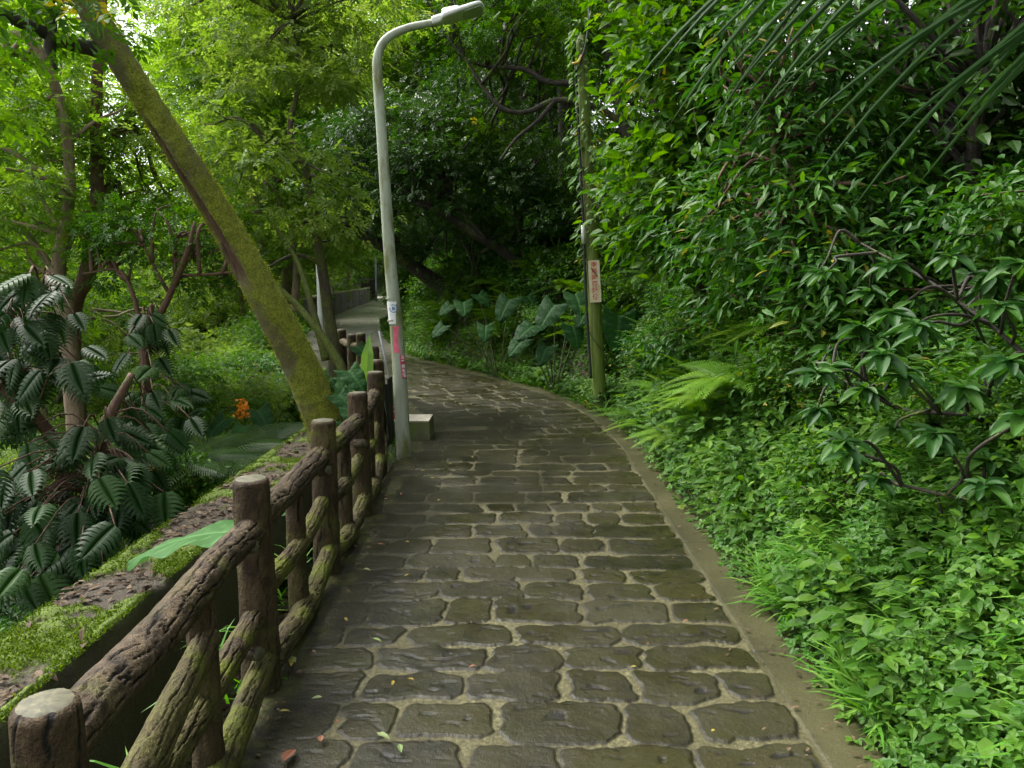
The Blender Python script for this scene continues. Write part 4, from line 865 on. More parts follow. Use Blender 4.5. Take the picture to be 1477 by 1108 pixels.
# palm frond hanging into the upper right
def palm():
    rg = np.random.default_rng(31); b = np.array([2.75, 2.6, gz(2.75, 2.6)]); o = thing('palm_tree', 'palm whose long frond of dark parallel leaflets hangs into the upper right corner', 'palm', b)
    tr = [b + np.array([0, 0, -.2]), b + np.array([.02, .05, 1.0]), np.array([2.6, 2.7, 3.0])]; V, F = tube(tr, [.09, .08, .07], 16, 30, rough=.06); link('trunk', npmesh('trunk', V - b, F, M['bark'], smooth=True), o)
    for q, (rp, L0, dr) in enumerate((([tr[2], at(1640, -60, 2.75), at(1520, -150, 2.85), at(1400, -170, 3.0), at(1280, -150, 3.15), at(1170, -100, 3.3)], .98, 1), ([tr[2], tr[2] + np.array([.5, .6, .5]), tr[2] + np.array([1.3, 1.2, .3])], .5, 0), ([tr[2], tr[2] + np.array([.4, -.6, .5]), tr[2] + np.array([.9, -1.4, .2])], .5, 0))):
        Pp, rr = resample(rp, [.016, .014, .012, .009, .006, .004][:len(rp)] if len(rp) > 3 else [.016, .01, .004], 60); mbx = MB(); V, F = tube(Pp, rr, 8, 60); mbx.add(V, F, .3); T_, N_, B_ = frames(Pp)
        n = 22 if dr else 22
        for k in range(n):
            f = .12 + .86 * k / n; i = int(f * 59); c = Pp[i]; tg = T_[i]
            for sd_ in (0, 1):
                if dr: d0 = nrm((at(-300, 300, 0.0001 + c[1]) * 0 + np.array([-.80, .10, -.36 + .08 * rg.normal()]))[None])[0] if sd_ == 0 else nrm(np.array([[-.35, .55, .5 + .1 * rg.normal()]]))[0]
                else: sdv = np.cross(tg, [0, 0, 1]) * (1 if sd_ else -1); d0 = nrm((tg * .6 + sdv - np.array([0, 0, .2]))[None])[0]
                q_ = rg.random(); L = L0 * (1 - .35 * abs(f - .45)) * rg.uniform(.9, 1.08); w_ = .0125 * rg.uniform(.8, 1.15); m_ = 9; cl = []
                for j in range(m_):
                    g = j / (m_ - 1); cl.append(c + d0 * L * g + np.array([.0, 0, -.42 * (.4 + .9 * q_)]) * L * g * g)
                cl = np.array(cl); wd = nrm(np.cross(d0, [0.15, -1, .45])[None])[0] if dr else nrm(np.cross(d0, [0, 0, 1])[None])[0]
                wp = w_ * np.sin(math.pi * np.clip(np.linspace(.12, 1, m_), 0, 1)) ** .6; wp[-1] = .0008; fold = np.cross(d0, wd)
                V = np.concatenate([cl - wd * wp[:, None] + fold * wp[:, None] * .35, cl, cl + wd * wp[:, None] + fold * wp[:, None] * .35]); i_ = np.arange(m_ - 1)
                F = np.vstack([np.stack([i_, i_ + 1, m_ + i_ + 1, m_ + i_], 1), np.stack([m_ + i_, m_ + i_ + 1, 2 * m_ + i_ + 1, 2 * m_ + i_], 1)]); mbx.add(V, F, rg.random())
        link('frond', mbx.mesh('frond', M['frond'], False, b), o)
palm()

# vine climbing the utility pole
rg = np.random.default_rng(8); n = 640; tt = rg.random(n); c = np.array([at(866 - 0, 590, Yp) * 0 for _ in range(1)])
ys_px = np.where(tt < .3, 30 + 110 * tt / .3, 150 + 260 * (tt - .3) / .7); cxp = np.interp(ys_px, [55, 590], [838, 866]); ctr = np.array([at(a, b, Yp) for a, b in zip(cxp, ys_px)])
ang = rg.random(n) * 6.28; rr = .09 + .30 * rg.random(n) ** 2 * np.exp(-((ys_px - 240) / 90) ** 2) + .03; off = np.stack([np.cos(ang) * rr + .12 * np.exp(-((ys_px - 250) / 90) ** 2), np.sin(ang) * rr, rg.normal(size=n) * .03], 1)
off[:, 1] = np.where((ys_px > 330), np.abs(off[:, 1]), off[:, 1])
V, F, a = scatter(T_OVATE, ctr + off, np.stack([np.cos(ang), np.sin(ang), -.8 + 0 * ang], 1) + rg.normal(size=(n, 3)) * .3, np.stack([np.cos(ang), np.sin(ang) - .3, .8 + 0 * ang], 1), .10 * (.7 + .5 * rg.random(n)))
vn = thing('climbing_vine', 'leafy vine wrapped round the upper utility pole', 'vine', (pb[0], pb[1], 0)); og = np.array([pb[0], pb[1], 0])
link('foliage', npmesh('foliage', V - og, F, M['leaf_mid'], {'rnd': a}), vn)
sp_ = [at(np.interp(y_, [55, 590], [838, 866]), y_, Yp) + np.array([math.cos(y_ * .06), math.sin(y_ * .06), 0]) * .105 for y_ in range(590, 120, -16)]
V, F = tube(sp_, [.007] * len(sp_), 6, 140); link('stem', npmesh('stem', V - og, F, M['stem'], smooth=True), vn)

# ------------------------------------------------------------------ split-leaved climbers at the left
def climber(label, stem_pts, clusters, n, seed, size=.34):
    rg = np.random.default_rng(seed); P = pts(stem_pts); g = G(P); o = thing('split_leaf_climber', label, 'climber', g); mb = MB(); V, F = tube([g] + P, [.05] + [.045] * (len(P) - 1) + [.025], 10, 60, rough=.15); mb.add(V, F); st, _ = resample([g] + P, [1] * (len(P) + 1), 40)
    tot = sum(c[3] * c[4] for c in clusters); LP = []; LD = []; LU = []; LS = []
    for (a, b, Y, rx, ry) in clusters:
        for _ in range(max(2, int(n * rx * ry / tot))):
            th = rg.random() * 6.28; q = math.sqrt(rg.random()); c = at(a + rx * q * math.cos(th), b + ry * q * math.sin(th), Y + rg.normal() * .28)
            s_ = st[np.linalg.norm(st - c, axis=1).argmin()]; out = nrm(((c - s_) * np.array([1, 1, .3]) + np.array([rg.normal() * .15, -.35, 0]))[None])[0]
            d = nrm(np.array([[out[0] + rg.normal() * .5, out[1] * .7 + rg.normal() * .3, -.62 + rg.normal() * .32]]))[0]; L = size * rg.uniform(.72, 1.18)
            LP.append(c); LD.append(d); LU.append(np.array([out[0] * .3 + rg.normal() * .2, -.55, .75]) + rg.normal(size=3) * .15); LS.append(L)
            m_ = (s_ + c) / 2 + np.array([0, 0, .12]); V, F = tube([s_, m_, c], [.007, .006, .005], 5, 7); mb.add(V, F)
    V, F, a = scatter(T_SPLIT, LP, LD, LU, LS); link('foliage', npmesh('foliage', V - g, F, M['leaf_gloss'], {'rnd': a}, True), o); link('stem', mb.mesh('stem', M['bark_brown'], True, g), o)
climber('dark climber of split leaves high at the far left with reddish curving stems', [(95, 720, 5.6), (78, 640, 5.5), (50, 600, 5.4), (0, 545, 5.4), (20, 480, 5.5), (60, 420, 5.6)], [(45, 440, 5.5, 85, 50), (50, 505, 5.4, 70, 40), (100, 530, 5.6, 50, 35), (10, 560, 5.4, 35, 50)], 70, 3, .25)
climber('dark glossy split-leaved climber massed low left beside the mossy wall', [(150, 900, 5.4), (150, 780, 5.4), (140, 700, 5.4), (150, 620, 5.5), (190, 540, 5.8)], [(120, 650, 5.3, 100, 55), (170, 700, 5.3, 80, 50), (100, 740, 5.1, 100, 60), (200, 640, 5.8, 50, 60), (60, 820, 4.9, 70, 60), (20, 740, 5, 40, 90), (150, 790, 5.0, 60, 40)], 170, 4, .25)
climber('small climber of split leaves on the thin young tree behind', [(215, 620, 7.9), (212, 540, 7.9), (208, 480, 7.9), (220, 440, 8)], [(205, 490, 7.8, 35, 45), (240, 590, 7.6, 50, 40), (225, 470, 7.9, 30, 25), (190, 590, 7.5, 40, 40)], 40, 6, .25)

# palms / big fronds in the gully
def frond_plant(name, label, cat, base, n, L, tp, leaf, rg, up=.8, spread=1.0, group=None, a0=0, a1=6.283, lift=0.0):
    an = np.linspace(a0, a1, n, endpoint=False) + rg.normal(size=n) * .15; D = np.stack([np.cos(an) * spread, np.sin(an) * spread, up * (.6 + .8 * rg.random(n))], 1)
    V, F, a = scatter(tp, np.zeros((n, 3)) + np.array([0, 0, lift]), D, np.tile([0, 0, 1.], (n, 1)), L * (.75 + .4 * rg.random(n))); o = thing(name, label, cat, base, group); link('fronds', npmesh('fronds', V, F, M[leaf], {'rnd': a}), o)
    V, F = tube([(0, 0, -.25), (0, 0, lift + .03)], [.05 * L, .035 * L], 8, 4); link('stem', npmesh('stem', V, F, M['bark'], smooth=True), o); return o
rg = np.random.default_rng(15)
for (a, b, Y, L, lab) in ((310, 650, 7.4, .95, 'dark palm with thin arching fronds in the gully below the mossy trunk'), (250, 660, 7.0, .85, 'dark feathery palm between the split-leaved climber and the gully palm'), (400, 630, 8.4, .8, 'small dark palm tucked behind the base of the mossy trunk')):
    c = at(a, b, Y); g = gz(c[0], c[1]); frond_plant('gully_palm', lab, 'palm', (c[0], c[1], g), 19, L, T_PALM, 'leaf_dark', rg, .55, 1, lift=max(.1, c[2] - g - .1))

# elephant ears
def ear_mat(name, cols, vein, trans, rough):
    m = leaf_mat(name, cols, trans, rough, spec=.12); t = m.node_tree; pr = next(n for n in t.nodes if n.type == 'BSDF_PRINCIPLED'); src = pr.inputs['Base Color'].links[0].from_socket
    c = mixc(t, attr(t, 'vein'), src, vein); t.links.new(c, pr.inputs['Base Color']); bump(t, pr, attr(t, 'vein'), .5, .01); return m
M['leaf_ear'] = ear_mat('leaf ear veined', [(.011, .045, .010), (.017, .065, .013), (.03, .095, .02)], (.035, .11, .028), .28, .5)
M['leaf_ear_pale'] = ear_mat('pale ear leaf', [(.045, .13, .035), (.06, .155, .042), (.075, .18, .055)], (.12, .27, .09), .3, .5)
def ears(label, base_px, leaves, seed, leaf='leaf_ear', mx=.42, face=-.6, root_z=None):
    rg = np.random.default_rng(seed); b = at(*base_px); b[2] = gz(b[0], b[1]); o = thing('elephant_ear', label, 'plant', b); mb = MB(); P = []; D = []; U = []; S_ = []
    for (a, bb, Y, s_, dx) in leaves:
        c = at(a, bb, Y); m_ = b + (c - b) * .55 + np.array([0, 0, .10]); V, F = tube([b, m_, c], [.012, .009, .006], 6, 12); mb.add(V, F)
        P.append(c); D.append((dx, -.55 + rg.normal() * .15, -.45 + rg.normal() * .15)); U.append((dx * .3, face, .75)); S_.append(s_ * rg.uniform(.6, .8))
    V, F, a = scatter(T_HEART, P, D, U, S_); link('foliage', npmesh('foliage', V - b, F, M[leaf], {'rnd': a, 'vein': np.tile(veins(29, 15), len(P))}, True), o); link('stem', mb.mesh('stem', M['stem'], True, b), o)
ears('cluster of broad heart leaves on the bank left of the utility pole', (720, 510, 12.6), [(650, 440, 12.8, .42, -.5), (668, 436, 12.7, .5, .1), (690, 425, 12.9, .42, .6), (735, 432, 12.5, .6, -.3), (760, 428, 12.8, .5, .5), (640, 470, 12.6, .4, -.6), (700, 470, 12.3, .4, 0)], 1)
ears('overlapping grey-green elephant ears just left behind the utility pole', (800, 530, 10.9), [(800, 440, 11, .6, -.5), (770, 470, 10.8, .55, -.6), (830, 425, 11, .6, .1), (845, 450, 10.8, .5, -.3), (790, 500, 10.6, .45, -.4), (755, 490, 10.8, .45, -.5), (825, 470, 10.7, .5, .2)], 2)
ears('pair of broad dark heart leaves just right of the utility pole', (910, 540, 10.2), [(893, 455, 10.2, .62, -.1), (915, 490, 10.1, .45, .4), (935, 520, 10, .4, .5)], 3)
ears('low elephant ear with wide leaves behind the middle fence posts', (505, 640, 7.0), [(502, 535, 6.9, .33, .7), (500, 552, 6.9, .34, -.4), (488, 570, 6.7, .30, .8), (505, 590, 6.6, .30, .3), (515, 540, 7.3, .3, .9), (478, 545, 7.1, .3, -.5), (500, 610, 6.5, .26, .5), (515, 500, 8.4, .32, .7)], 4)
ears('dark broad leaves in the hollow left of the mossy trunk', (350, 640, 8.2), [(325, 605, 8.1, .42, -.8), (372, 592, 8.3, .42, .4), (350, 615, 7.9, .35, -.3)], 5)
def big_leaf():
    rg = np.random.default_rng(4); tp = heart(41, 21, .03); b = np.array([-1.5, 4.0, -.5]); o = thing('elephant_ear', 'single very large pale green leaf lying over the mossy wall beside the fence', 'plant', b)
    c = at(352, 768, 3.6); V, F, a = scatter(tp, [c], [(-1, .10, .0)], [(0, -.02, 1.)], [.62], np.array([.95]), np.array([.66])); link('foliage', npmesh('foliage', V - b, F, M['leaf_ear_pale'], {'rnd': a, 'vein': veins(41, 21)}, True), o)
    V, F = tube([b, b + np.array([.08, -.15, .5]), c], [.02, .016, .011], 8, 20); link('stem', npmesh('stem', V - b, F, M['stem'], smooth=True), o)
big_leaf()
q = at_z(531, 560, .3); P_ = [at(531, 562, q[1]), at(530, 535, q[1]), at(533, 505, q[1]), at(531, 485, q[1])]
V, F, a = scatter(T_LANCE, [at(529, 560, 7.0)], [(.05, -.05, 1.)], [(0, -1, .1)], [.50], np.array([.9]), np.array([1.0])); ob = thing('lance_leaf_plant', 'single upright bright yellow-green leaf standing behind the fence post', 'plant', (at(529, 560, 7.0)[0], 7.0, -.2))
og = np.array([at(529, 560, 7.0)[0], 7.0, -.2]); link('foliage', npmesh('foliage', V - og, F, M['grass'], {'rnd': a}), ob); V, F = tube([og, at(529, 562, 7.0)], [.008, .006], 6, 4); link('stem', npmesh('stem', V - og, F, M['stem']), ob)
# orange blossoms
rg = np.random.default_rng(2)
for (a, b, Y, n, lab) in ((350, 590, 8.0, 60, 'orange blossom cluster in the dark hollow left of the mossy trunk'), (228, 672, 6.2, 30, 'faded orange blossoms low among the gully palm fronds')):
    c = at(a, b, Y); P = c + rg.normal(size=(n, 3)) * np.array([.035, .03, .05]); V, F, q = scatter(T_SMALL, P, unit(n, rg), unit(n, rg) + np.array([0, -.5, .5]), .05, wid=1.6 + 0 * rg.random(n)); g = np.array([c[0], c[1] + .1, gz(c[0], c[1] + .1)])
    o = thing('orange_flowers', lab, 'flowers', g); link('petals', npmesh('petals', V - g, F, M['orange'], {'rnd': q}), o); V, F = tube([g, (g + c) / 2 + np.array([.05, 0, .1]), c], [.01, .008, .005], 6, 10); link('stem', npmesh('stem', V - g, F, M['stem']), o)

# ------------------------------------------------------------------ ferns on the right bank
def fern_proto(n, L, seed, leaf):
    rg = np.random.default_rng(seed); return frond_plant('fern', 'proto', 'fern', (0, 0, 0), n, L, T_FERN, leaf, rg, .75, 1, lift=.04)
fpr = [fern_proto(15, .85, 1, 'leaf_fern'), fern_proto(13, .7, 2, 'leaf_fern'), fern_proto(14, .8, 3, 'leaf_mid')]
rg = np.random.default_rng(44); fs = []
for k in range(70):                                              # the bright fern patch at the top of the near bank
    s = rg.uniform(5.2, 8.8); u = rg.uniform(1.45, 2.4); fs.append((s, u, int(rg.integers(0, 2)), rg.uniform(.5, .9), 'near'))
for k in range(34):
    s = rg.uniform(9.5, 17); u = rg.uniform(1.5, 2.9); fs.append((s, u, int(rg.integers(0, 3)), rg.uniform(.7, 1.1), 'mid'))
for k in range(7): fs.append((rg.uniform(2.6, 4.6), rg.uniform(2.6, 3.6), int(rg.integers(0, 3)), rg.uniform(.5, .8), 'low'))
LB = {'near': ('bright green fern in the patch on the right bank before the utility pole', 'ferns before the utility pole'), 'mid': ('fern on the far bank between the utility pole and the bend', 'ferns beyond the utility pole'), 'low': ('small fern under the shrubs on the near right bank', 'ferns under the near shrubs')}
usedp = set()
for (s, u, v, sc, w_) in fs:
    xy = to_xy(s, u); z = gz(xy[0], xy[1]); tl = (rg.uniform(-.1, .1), rg.uniform(-.45, -.15)); lab, grp = LB[w_]
    if v not in usedp:
        usedp.add(v); o = fpr[v]; o.location = (xy[0], xy[1], z + .3); o.rotation_euler = (tl[0], tl[1], 0); o.scale = (sc,) * 3; o['label'] = lab; o['group'] = grp
    else: dup(fpr[v], (xy[0], xy[1], z + .3), rg.uniform(0, 6.28), sc, lab, grp, tl)

# ------------------------------------------------------------------ ground cover and grass (uncountable)
def cover(name, s0, s1, u0, u1, n, size, tp, leaf, seed, thick=.22, bias=1.0, dens=None, lean=.35):
    rg = np.random.default_rng(seed); s = s0 + (s1 - s0) * rg.random(n) ** bias; u = u0 + (u1 - u0) * rg.random(n); xy = to_xy(s, u); x, y = xy[:, 0], xy[:, 1]
    pn = fbm(np.stack([x * 1.6, y * 1.6, 0 * x], 1), seed, 3); keep = rg.random(n) < sstep(.30, .5, pn + (0 if dens is None else dens)); x, y, s, u, pn = x[keep], y[keep], s[keep], u[keep], pn[keep]; z = height(x, y)
    sg = math.copysign(1, u0); au = np.abs(u); low = np.maximum(z, np.where(au < 1.55, -.06, -9)); z = low + thick * (.25 + 1.5 * np.clip(pn - .3, 0, 1)) * rg.random(len(x)) ** .6
    m_ = len(x); an = rg.random(m_) * 6.28; D = np.stack([np.cos(an) - lean * sg, np.sin(an) - lean * .6, -.15 + rg.normal(size=m_) * .3], 1); U = np.stack([-lean * sg + rg.normal(size=m_) * .3, -.3 + rg.normal(size=m_) * .3, np.ones(m_)], 1)
    cl = vnoise(np.stack([x * 5, y * 5, 0 * x], 1), seed + 1); V, F, a = scatter(tp, np.stack([x, y, z], 1), D, U, size * (.65 + .7 * rg.random(m_)) * (1 + .03 * s), np.clip(.5 * cl + .5 * rg.random(m_), 0, 1))
    tag(link(name, npmesh(name, V, F, M[leaf], {'rnd': a})), None, None, None, 'stuff'); return bpy.context.scene.collection.objects[-1]
def stuff(o, label, cat): o['label'] = label; o['category'] = cat
stuff(cover('ground_cover', 1.6, 9.5, 1.30, 2.5, 74000, .052, T_TRI, 'leaf_cover', 3, .60, 1.3, .04), 'dense three-leaved green ground cover spilling onto the kerb', 'ground cover')
stuff(cover('ground_cover', 1.0, 12, 1.9, 4.4, 32000, .065, T_OVATE, 'leaf_shrub', 5, .65, 1.2, .1), 'darker leafy ground cover higher on the near right bank', 'ground cover')
stuff(cover('ground_cover', 1.8, 9, 1.2, 2.4, 9000, .075, T_OVATE, 'leaf_mid', 15, .75, 1.2, .0), 'taller broad-leaved weeds standing out of the ground cover by the kerb', 'weeds')
stuff(cover('ground_cover', 9.0, 30, 1.14, 3.6, 42000, .06, T_TRI, 'leaf_mid', 6, .42, 1.4, .2), 'low green plants covering the bank beyond the utility pole', 'ground cover')
stuff(cover('ground_cover', 4.5, 30, -2.4, -6.5, 24000, .09, T_SPRAY, 'leaf_mid', 7, .45, 1.2, .15), 'mixed low plants covering the slope left of the path', 'ground cover')
stuff(cover('ground_cover', 8.2, 27, -1.25, -2.4, 9000, .06, T_TRI, 'leaf_cover', 8, .3, 1.1, .15), 'low plants along the left edge of the distant path', 'ground cover')
stuff(cover('ground_cover', 4.6, 8.0, -1.86, -2.28, 2600, .055, T_TRI, 'leaf_cover', 9, .16, 1, .02), 'small seedlings growing in the moss on top of the low wall', 'ground cover')
stuff(cover('ground_cover', 1.8, 9, 1.14, 1.3, 1100, .05, T_TRI, 'leaf_cover', 19, .20, 1.2, -.02), 'green weeds spilling over the outer edge of the concrete kerb', 'ground cover')
stuff(cover('ground_cover', 1.5, 9, 1.35, 2.6, 6000, .05, T_OVATE, 'leaf_fern', 21, .7, 1.2, -.05), 'pale new leaves dotted through the ground cover', 'ground cover')
def grass(s0, s1, u0, u1, n, L, seed, leaf='grass'):
    rg = np.random.default_rng(seed); s = rg.uniform(s0, s1, n); u = rg.uniform(min(u0, u1), max(u0, u1), n); xy = to_xy(s, u); x, y = xy[:, 0], xy[:, 1]; k = rg.random(n) < sstep(.35, .55, fbm(np.stack([x * 2.2, y * 2.2, 0 * x], 1), seed, 2)); x, y = x[k], y[k]; z = np.maximum(height(x, y), -.08); m_ = len(x); an = rg.random(m_) * 6.28
    D = np.stack([np.cos(an) * .7 - .3, np.sin(an) * .7 - .2, .35 + .9 * rg.random(m_)], 1); return scatter(T_BLADE, np.stack([x, y, z + .05], 1), D, np.tile([0, 0, 1.], (m_, 1)) + rg.normal(size=(m_, 3)) * .15, L * (.6 + .7 * rg.random(m_)))
V, F, a = grass(1.4, 3.9, 1.25, 2.4, 9000, .24, 12); o = link('grass', npmesh('grass', V, F, M['grass'], {'rnd': a})); tag(o, 'fresh green grass blades on the near right bank', 'grass', None, 'stuff')
V, F, a = grass(8.5, 22, 1.15, 1.7, 7000, .26, 13); o = link('grass', npmesh('grass', V, F, M['leaf_cover'], {'rnd': a})); tag(o, 'grass fringe along the right kerb beyond the utility pole', 'grass', None, 'stuff')
V, F, a = grass(2.0, 7.5, -1.15, -1.35, 260, .2, 14); o = link('grass', npmesh('grass', V, F, M['grass'], {'rnd': a})); tag(o, 'thin grass blades at the foot of the fence', 'grass', None, 'stuff')
# fuzzy moss on the low wall
rg = np.random.default_rng(17); n = 90000; x = rg.uniform(-2.22, -1.775, n); y = .9 + 7.3 * rg.random(n) ** 1.5; q = np.stack([x * 3, y * 3, .165 + 0 * x], 1); mm = fbm(q, 41, 4) + (fbm(q * 6, 43, 3) - .5) * .26 + .15 * sstep(-1.90, -1.8, x) + .10 * sstep(-2.12, -2.2, x) - .085 + .08 * sstep(2.2, 3.4, y)
k = mm > .51; x, y = x[k], y[k]; m_ = len(x)
V, F, a = scatter(T_SMALL, np.stack([x + .012 * (y - 3), y, .066 + .012 * rg.random(m_)], 1), np.c_[rg.normal(size=(m_, 2)) * .6, np.abs(rg.normal(size=m_)) * .7], np.c_[rg.normal(size=(m_, 2)) * .5, np.ones(m_)], .012 * (.5 + rg.random(m_)))
tag(link('moss', npmesh('moss', V, F, M['moss_wall'], {'rnd': a})), 'bright green moss cushions on top of the low concrete wall', 'moss', None, 'stuff')
# leaf litter
def litter(x, y, z, size, label, seed, name='leaf_litter'):
    rg = np.random.default_rng(seed); n = len(x); V, F, a = scatter(T_OVATE, np.stack([x, y, z], 1), np.c_[rg.normal(size=(n, 2)), rg.normal(size=n) * .12], np.c_[rg.normal(size=(n, 2)) * .25, np.ones(n)], size * (.5 + rg.random(n))); tag(link(name, npmesh(name, V, F, M['litter'], {'rnd': a})), label, 'leaf litter', None, 'stuff')
rg = np.random.default_rng(3); n = 1800; x = rg.uniform(-2.2, -1.8, n); y = rg.uniform(.8, 7.5, n); k = fbm(np.stack([x * 3, y * 3, .15 + 0 * x], 1), 41, 4) < .47; x, y = x[k], y[k]; litter(x + .012 * (y - 3), y, .072 + .01 * rg.random(len(x)), .05, 'brown leaf litter scattered on top of the mossy wall', 1)
n = 2600; x = rg.uniform(-1.72, -1.12, n); y = rg.uniform(.8, 8, n); litter(x, y, height(x, y) + .02, .07, 'brown leaf litter in the ditch behind the fence', 2)
n = 5000; s = rg.uniform(.5, 12, n); u = rg.uniform(1.6, 6, n); xy = to_xy(s, u); litter(xy[:, 0], xy[:, 1], height(xy[:, 0], xy[:, 1]) + .015, .08, 'brown dead leaves on the soil of the right bank', 3)

n = 900; s = 1.2 + 9 * rg.random(n); sd_ = rg.random(n) < .6; u = np.where(sd_, -1.08 + .16 * rg.random(n) ** 2, 1.14 - .3 * rg.random(n) ** 2); xy = to_xy(s, u); litter(xy[:, 0], xy[:, 1], .004 + 0 * s, .022, 'small brown leaf crumbs gathered along the path edges', 4)
# ------------------------------------------------------------------ fallen leaves on the path
rg = np.random.default_rng(99)
import collections
FL = [(422, 951, 'yellow_leaf', .07, 'yellow-green'), (427, 958, 'pale_leaf', .10, 'long pale green'), (414, 984, 'leaf_mid', .06, 'dark green'), (402, 1029, 'yellow_leaf', .05, 'small yellow'), (465, 1008, 'pale_leaf', .05, 'small green'),
      (543, 1060, 'pale_leaf', .07, 'pale green'), (576, 1076, 'pale_leaf', .05, 'oval pale green'), (537, 923, 'pale_leaf', .06, 'fresh green'), (568, 984, 'yellow_leaf', .035, 'tiny yellow'), (597, 983, 'yellow_leaf', .04, 'slim yellow'), (463, 1073, 'brown_leaf', .06, 'reddish brown'), (408, 1102, 'brown_leaf', .11, 'curled red-brown'),
      (524, 822, 'pale_leaf', .055, 'light green'), (503, 805, 'leaf_mid', .05, 'green'), (590, 830, 'yellow_leaf', .035, 'tiny pale yellow'), (918, 964, 'yellow_leaf', .03, 'bright yellow'), (934, 932, 'brown_leaf', .03, 'small orange-brown'), (992, 896, 'brown_leaf', .04, 'copper'), (545, 787, 'brown_leaf', .05, 'brown'), (590, 783, 'yellow_leaf', .03, 'ochre'),
      (635, 722, 'yellow_leaf', .03, 'small golden'), (579, 712, 'brown_leaf', .05, 'rust'), (612, 680, 'yellow_leaf', .05, 'golden'), (600, 688, 'yellow_leaf', .04, 'amber'), (620, 690, 'yellow_leaf', .05, 'lemon'), (590, 676, 'yellow_leaf', .04, 'straw yellow'), (652, 669, 'yellow_leaf', .04, 'pale gold'), (680, 660, 'yellow_leaf', .03, 'tiny gold'), (560, 720, 'brown_leaf', .04, 'chestnut'),
      (497, 893, 'yellow_leaf', .04, 'olive yellow'), (486, 1046, 'brown_leaf', .04, 'dull brown'), (686, 962, 'brown_leaf', .035, 'small reddish'), (1026, 1058, 'yellow_leaf', .03, 'thin straw'), (870, 630, 'yellow_leaf', .04, 'yellowed'), (760, 700, 'brown_leaf', .03, 'tiny brown')]
for (a, b, mt_, s_, w_) in FL:
    c = at_z(a, b, .016); n_ = 10; d = rg.normal(size=2); d = np.array([d[0], d[1], 0]); V, F, q = scatter(T_OVATE, [(0, 0, 0)], [d], [(rg.normal() * .12, rg.normal() * .12, 1)], [s_ * .85]); o = link('fallen_leaf', npmesh('fallen_leaf', V, F, M[mt_], {'rnd': q})); o.location = (c[0], c[1], .024)
    near = 'near the fence' if a < 520 else ('beside the street lamp foot' if b < 730 and a < 700 else ('in the middle of the paving' if a < 800 else 'on the right side of the paving'))
    tag(o, f'{w_} fallen leaf lying on the wet path {near}', 'fallen leaf', 'fallen leaves on the path')

# ------------------------------------------------------------------ woodland filling the hillsides (copies of a few grown trees and bushes)
def wood_tree(seed, leaf, bark, h, size, n, clump=.5):
    rg = np.random.default_rng(seed); P = [np.array([0, 0, -.4]), np.array([rg.normal() * .1, rg.normal() * .1, h * .3]), np.array([rg.normal() * .3, rg.normal() * .3, h * .6]), np.array([rg.normal() * .4, rg.normal() * .4, h * .9])]
    bl = [(np.array([rg.normal() * h * .14, rg.normal() * h * .14, h * (.35 + .6 * rg.random())]), (h * .22, h * .22, h * .13)) for _ in range(9)]
    return plant('forest_tree', 'proto', 'tree', (0, 0, 0), [(P, [h * .014, h * .0115, h * .009, h * .005])], bl, n, size, leaf=leaf, bark=bark, seed=seed, clump=clump, nl=40, sides=8, per=30, limb_r=h * .009, flat=.45)
WT = [wood_tree(201, 'leaf_bright', 'bark_pale', 8, .24, 6500), wood_tree(202, 'leaf_mid', 'bark', 9, .25, 7000), wood_tree(203, 'leaf_pale', 'bark_pale', 7, .24, 5500), wood_tree(204, 'leaf_dark', 'bark_dark', 9, .24, 8500), wood_tree(205, 'leaf_mid', 'bark', 7, .22, 8000)]
def bush_proto(seed, leaf, r, size, n, tp=T_SPRAY):
    rg = np.random.default_rng(seed); bl = [(np.array([rg.normal() * r * .45, rg.normal() * r * .45, r * (.35 + .6 * rg.random())]), (r * .5, r * .5, r * .35)) for _ in range(6)]
    return plant('bush', 'proto', 'bush', (0, 0, 0), [([np.array([0, 0, -.2]), np.array([0, 0, .1 * r]), np.array([.1 * r, 0, .5 * r])], [.03, .025, .012])], bl, n, size, leaf=leaf, seed=seed, clump=r * .25, nl=24, sides=6, per=26, limb_r=.018, parts=('stem', 'foliage'), tp=tp)
BP = [bush_proto(301, 'leaf_bright', 1.2, .15, 1700), bush_proto(302, 'leaf_mid', 1.2, .15, 2000), bush_proto(303, 'leaf_dark', 1.2, .15, 2300), bush_proto(304, 'leaf_pale', 1.1, .15, 1500), bush_proto(305, 'leaf_cover', .9, .12, 1800), bush_proto(306, 'leaf_shrub', .9, .13, 1500, T_LANCE)]
BP += [bush_proto(307, 'leaf_cover', .5, .055, 2600, T_TRI), bush_proto(308, 'leaf_mid', .55, .07, 2000, T_OVATE), bush_proto(309, 'leaf_shrub', .6, .085, 1700, T_OVATE)]
usedo = set()
def place(proto, x, y, sc, lab, grp, dz=0, rz=None):
    z = gz(x, y) + dz; rz = R.random() * 6.28 if rz is None else rz
    if id(proto) not in usedo: usedo.add(id(proto)); proto.location = (x, y, z); proto.rotation_euler = (0, 0, rz); proto.scale = (sc,) * 3; proto['label'] = lab; proto['group'] = grp; return proto
    return dup(proto, (x, y, z), rz, sc, lab, grp)
rg = np.random.default_rng(55)
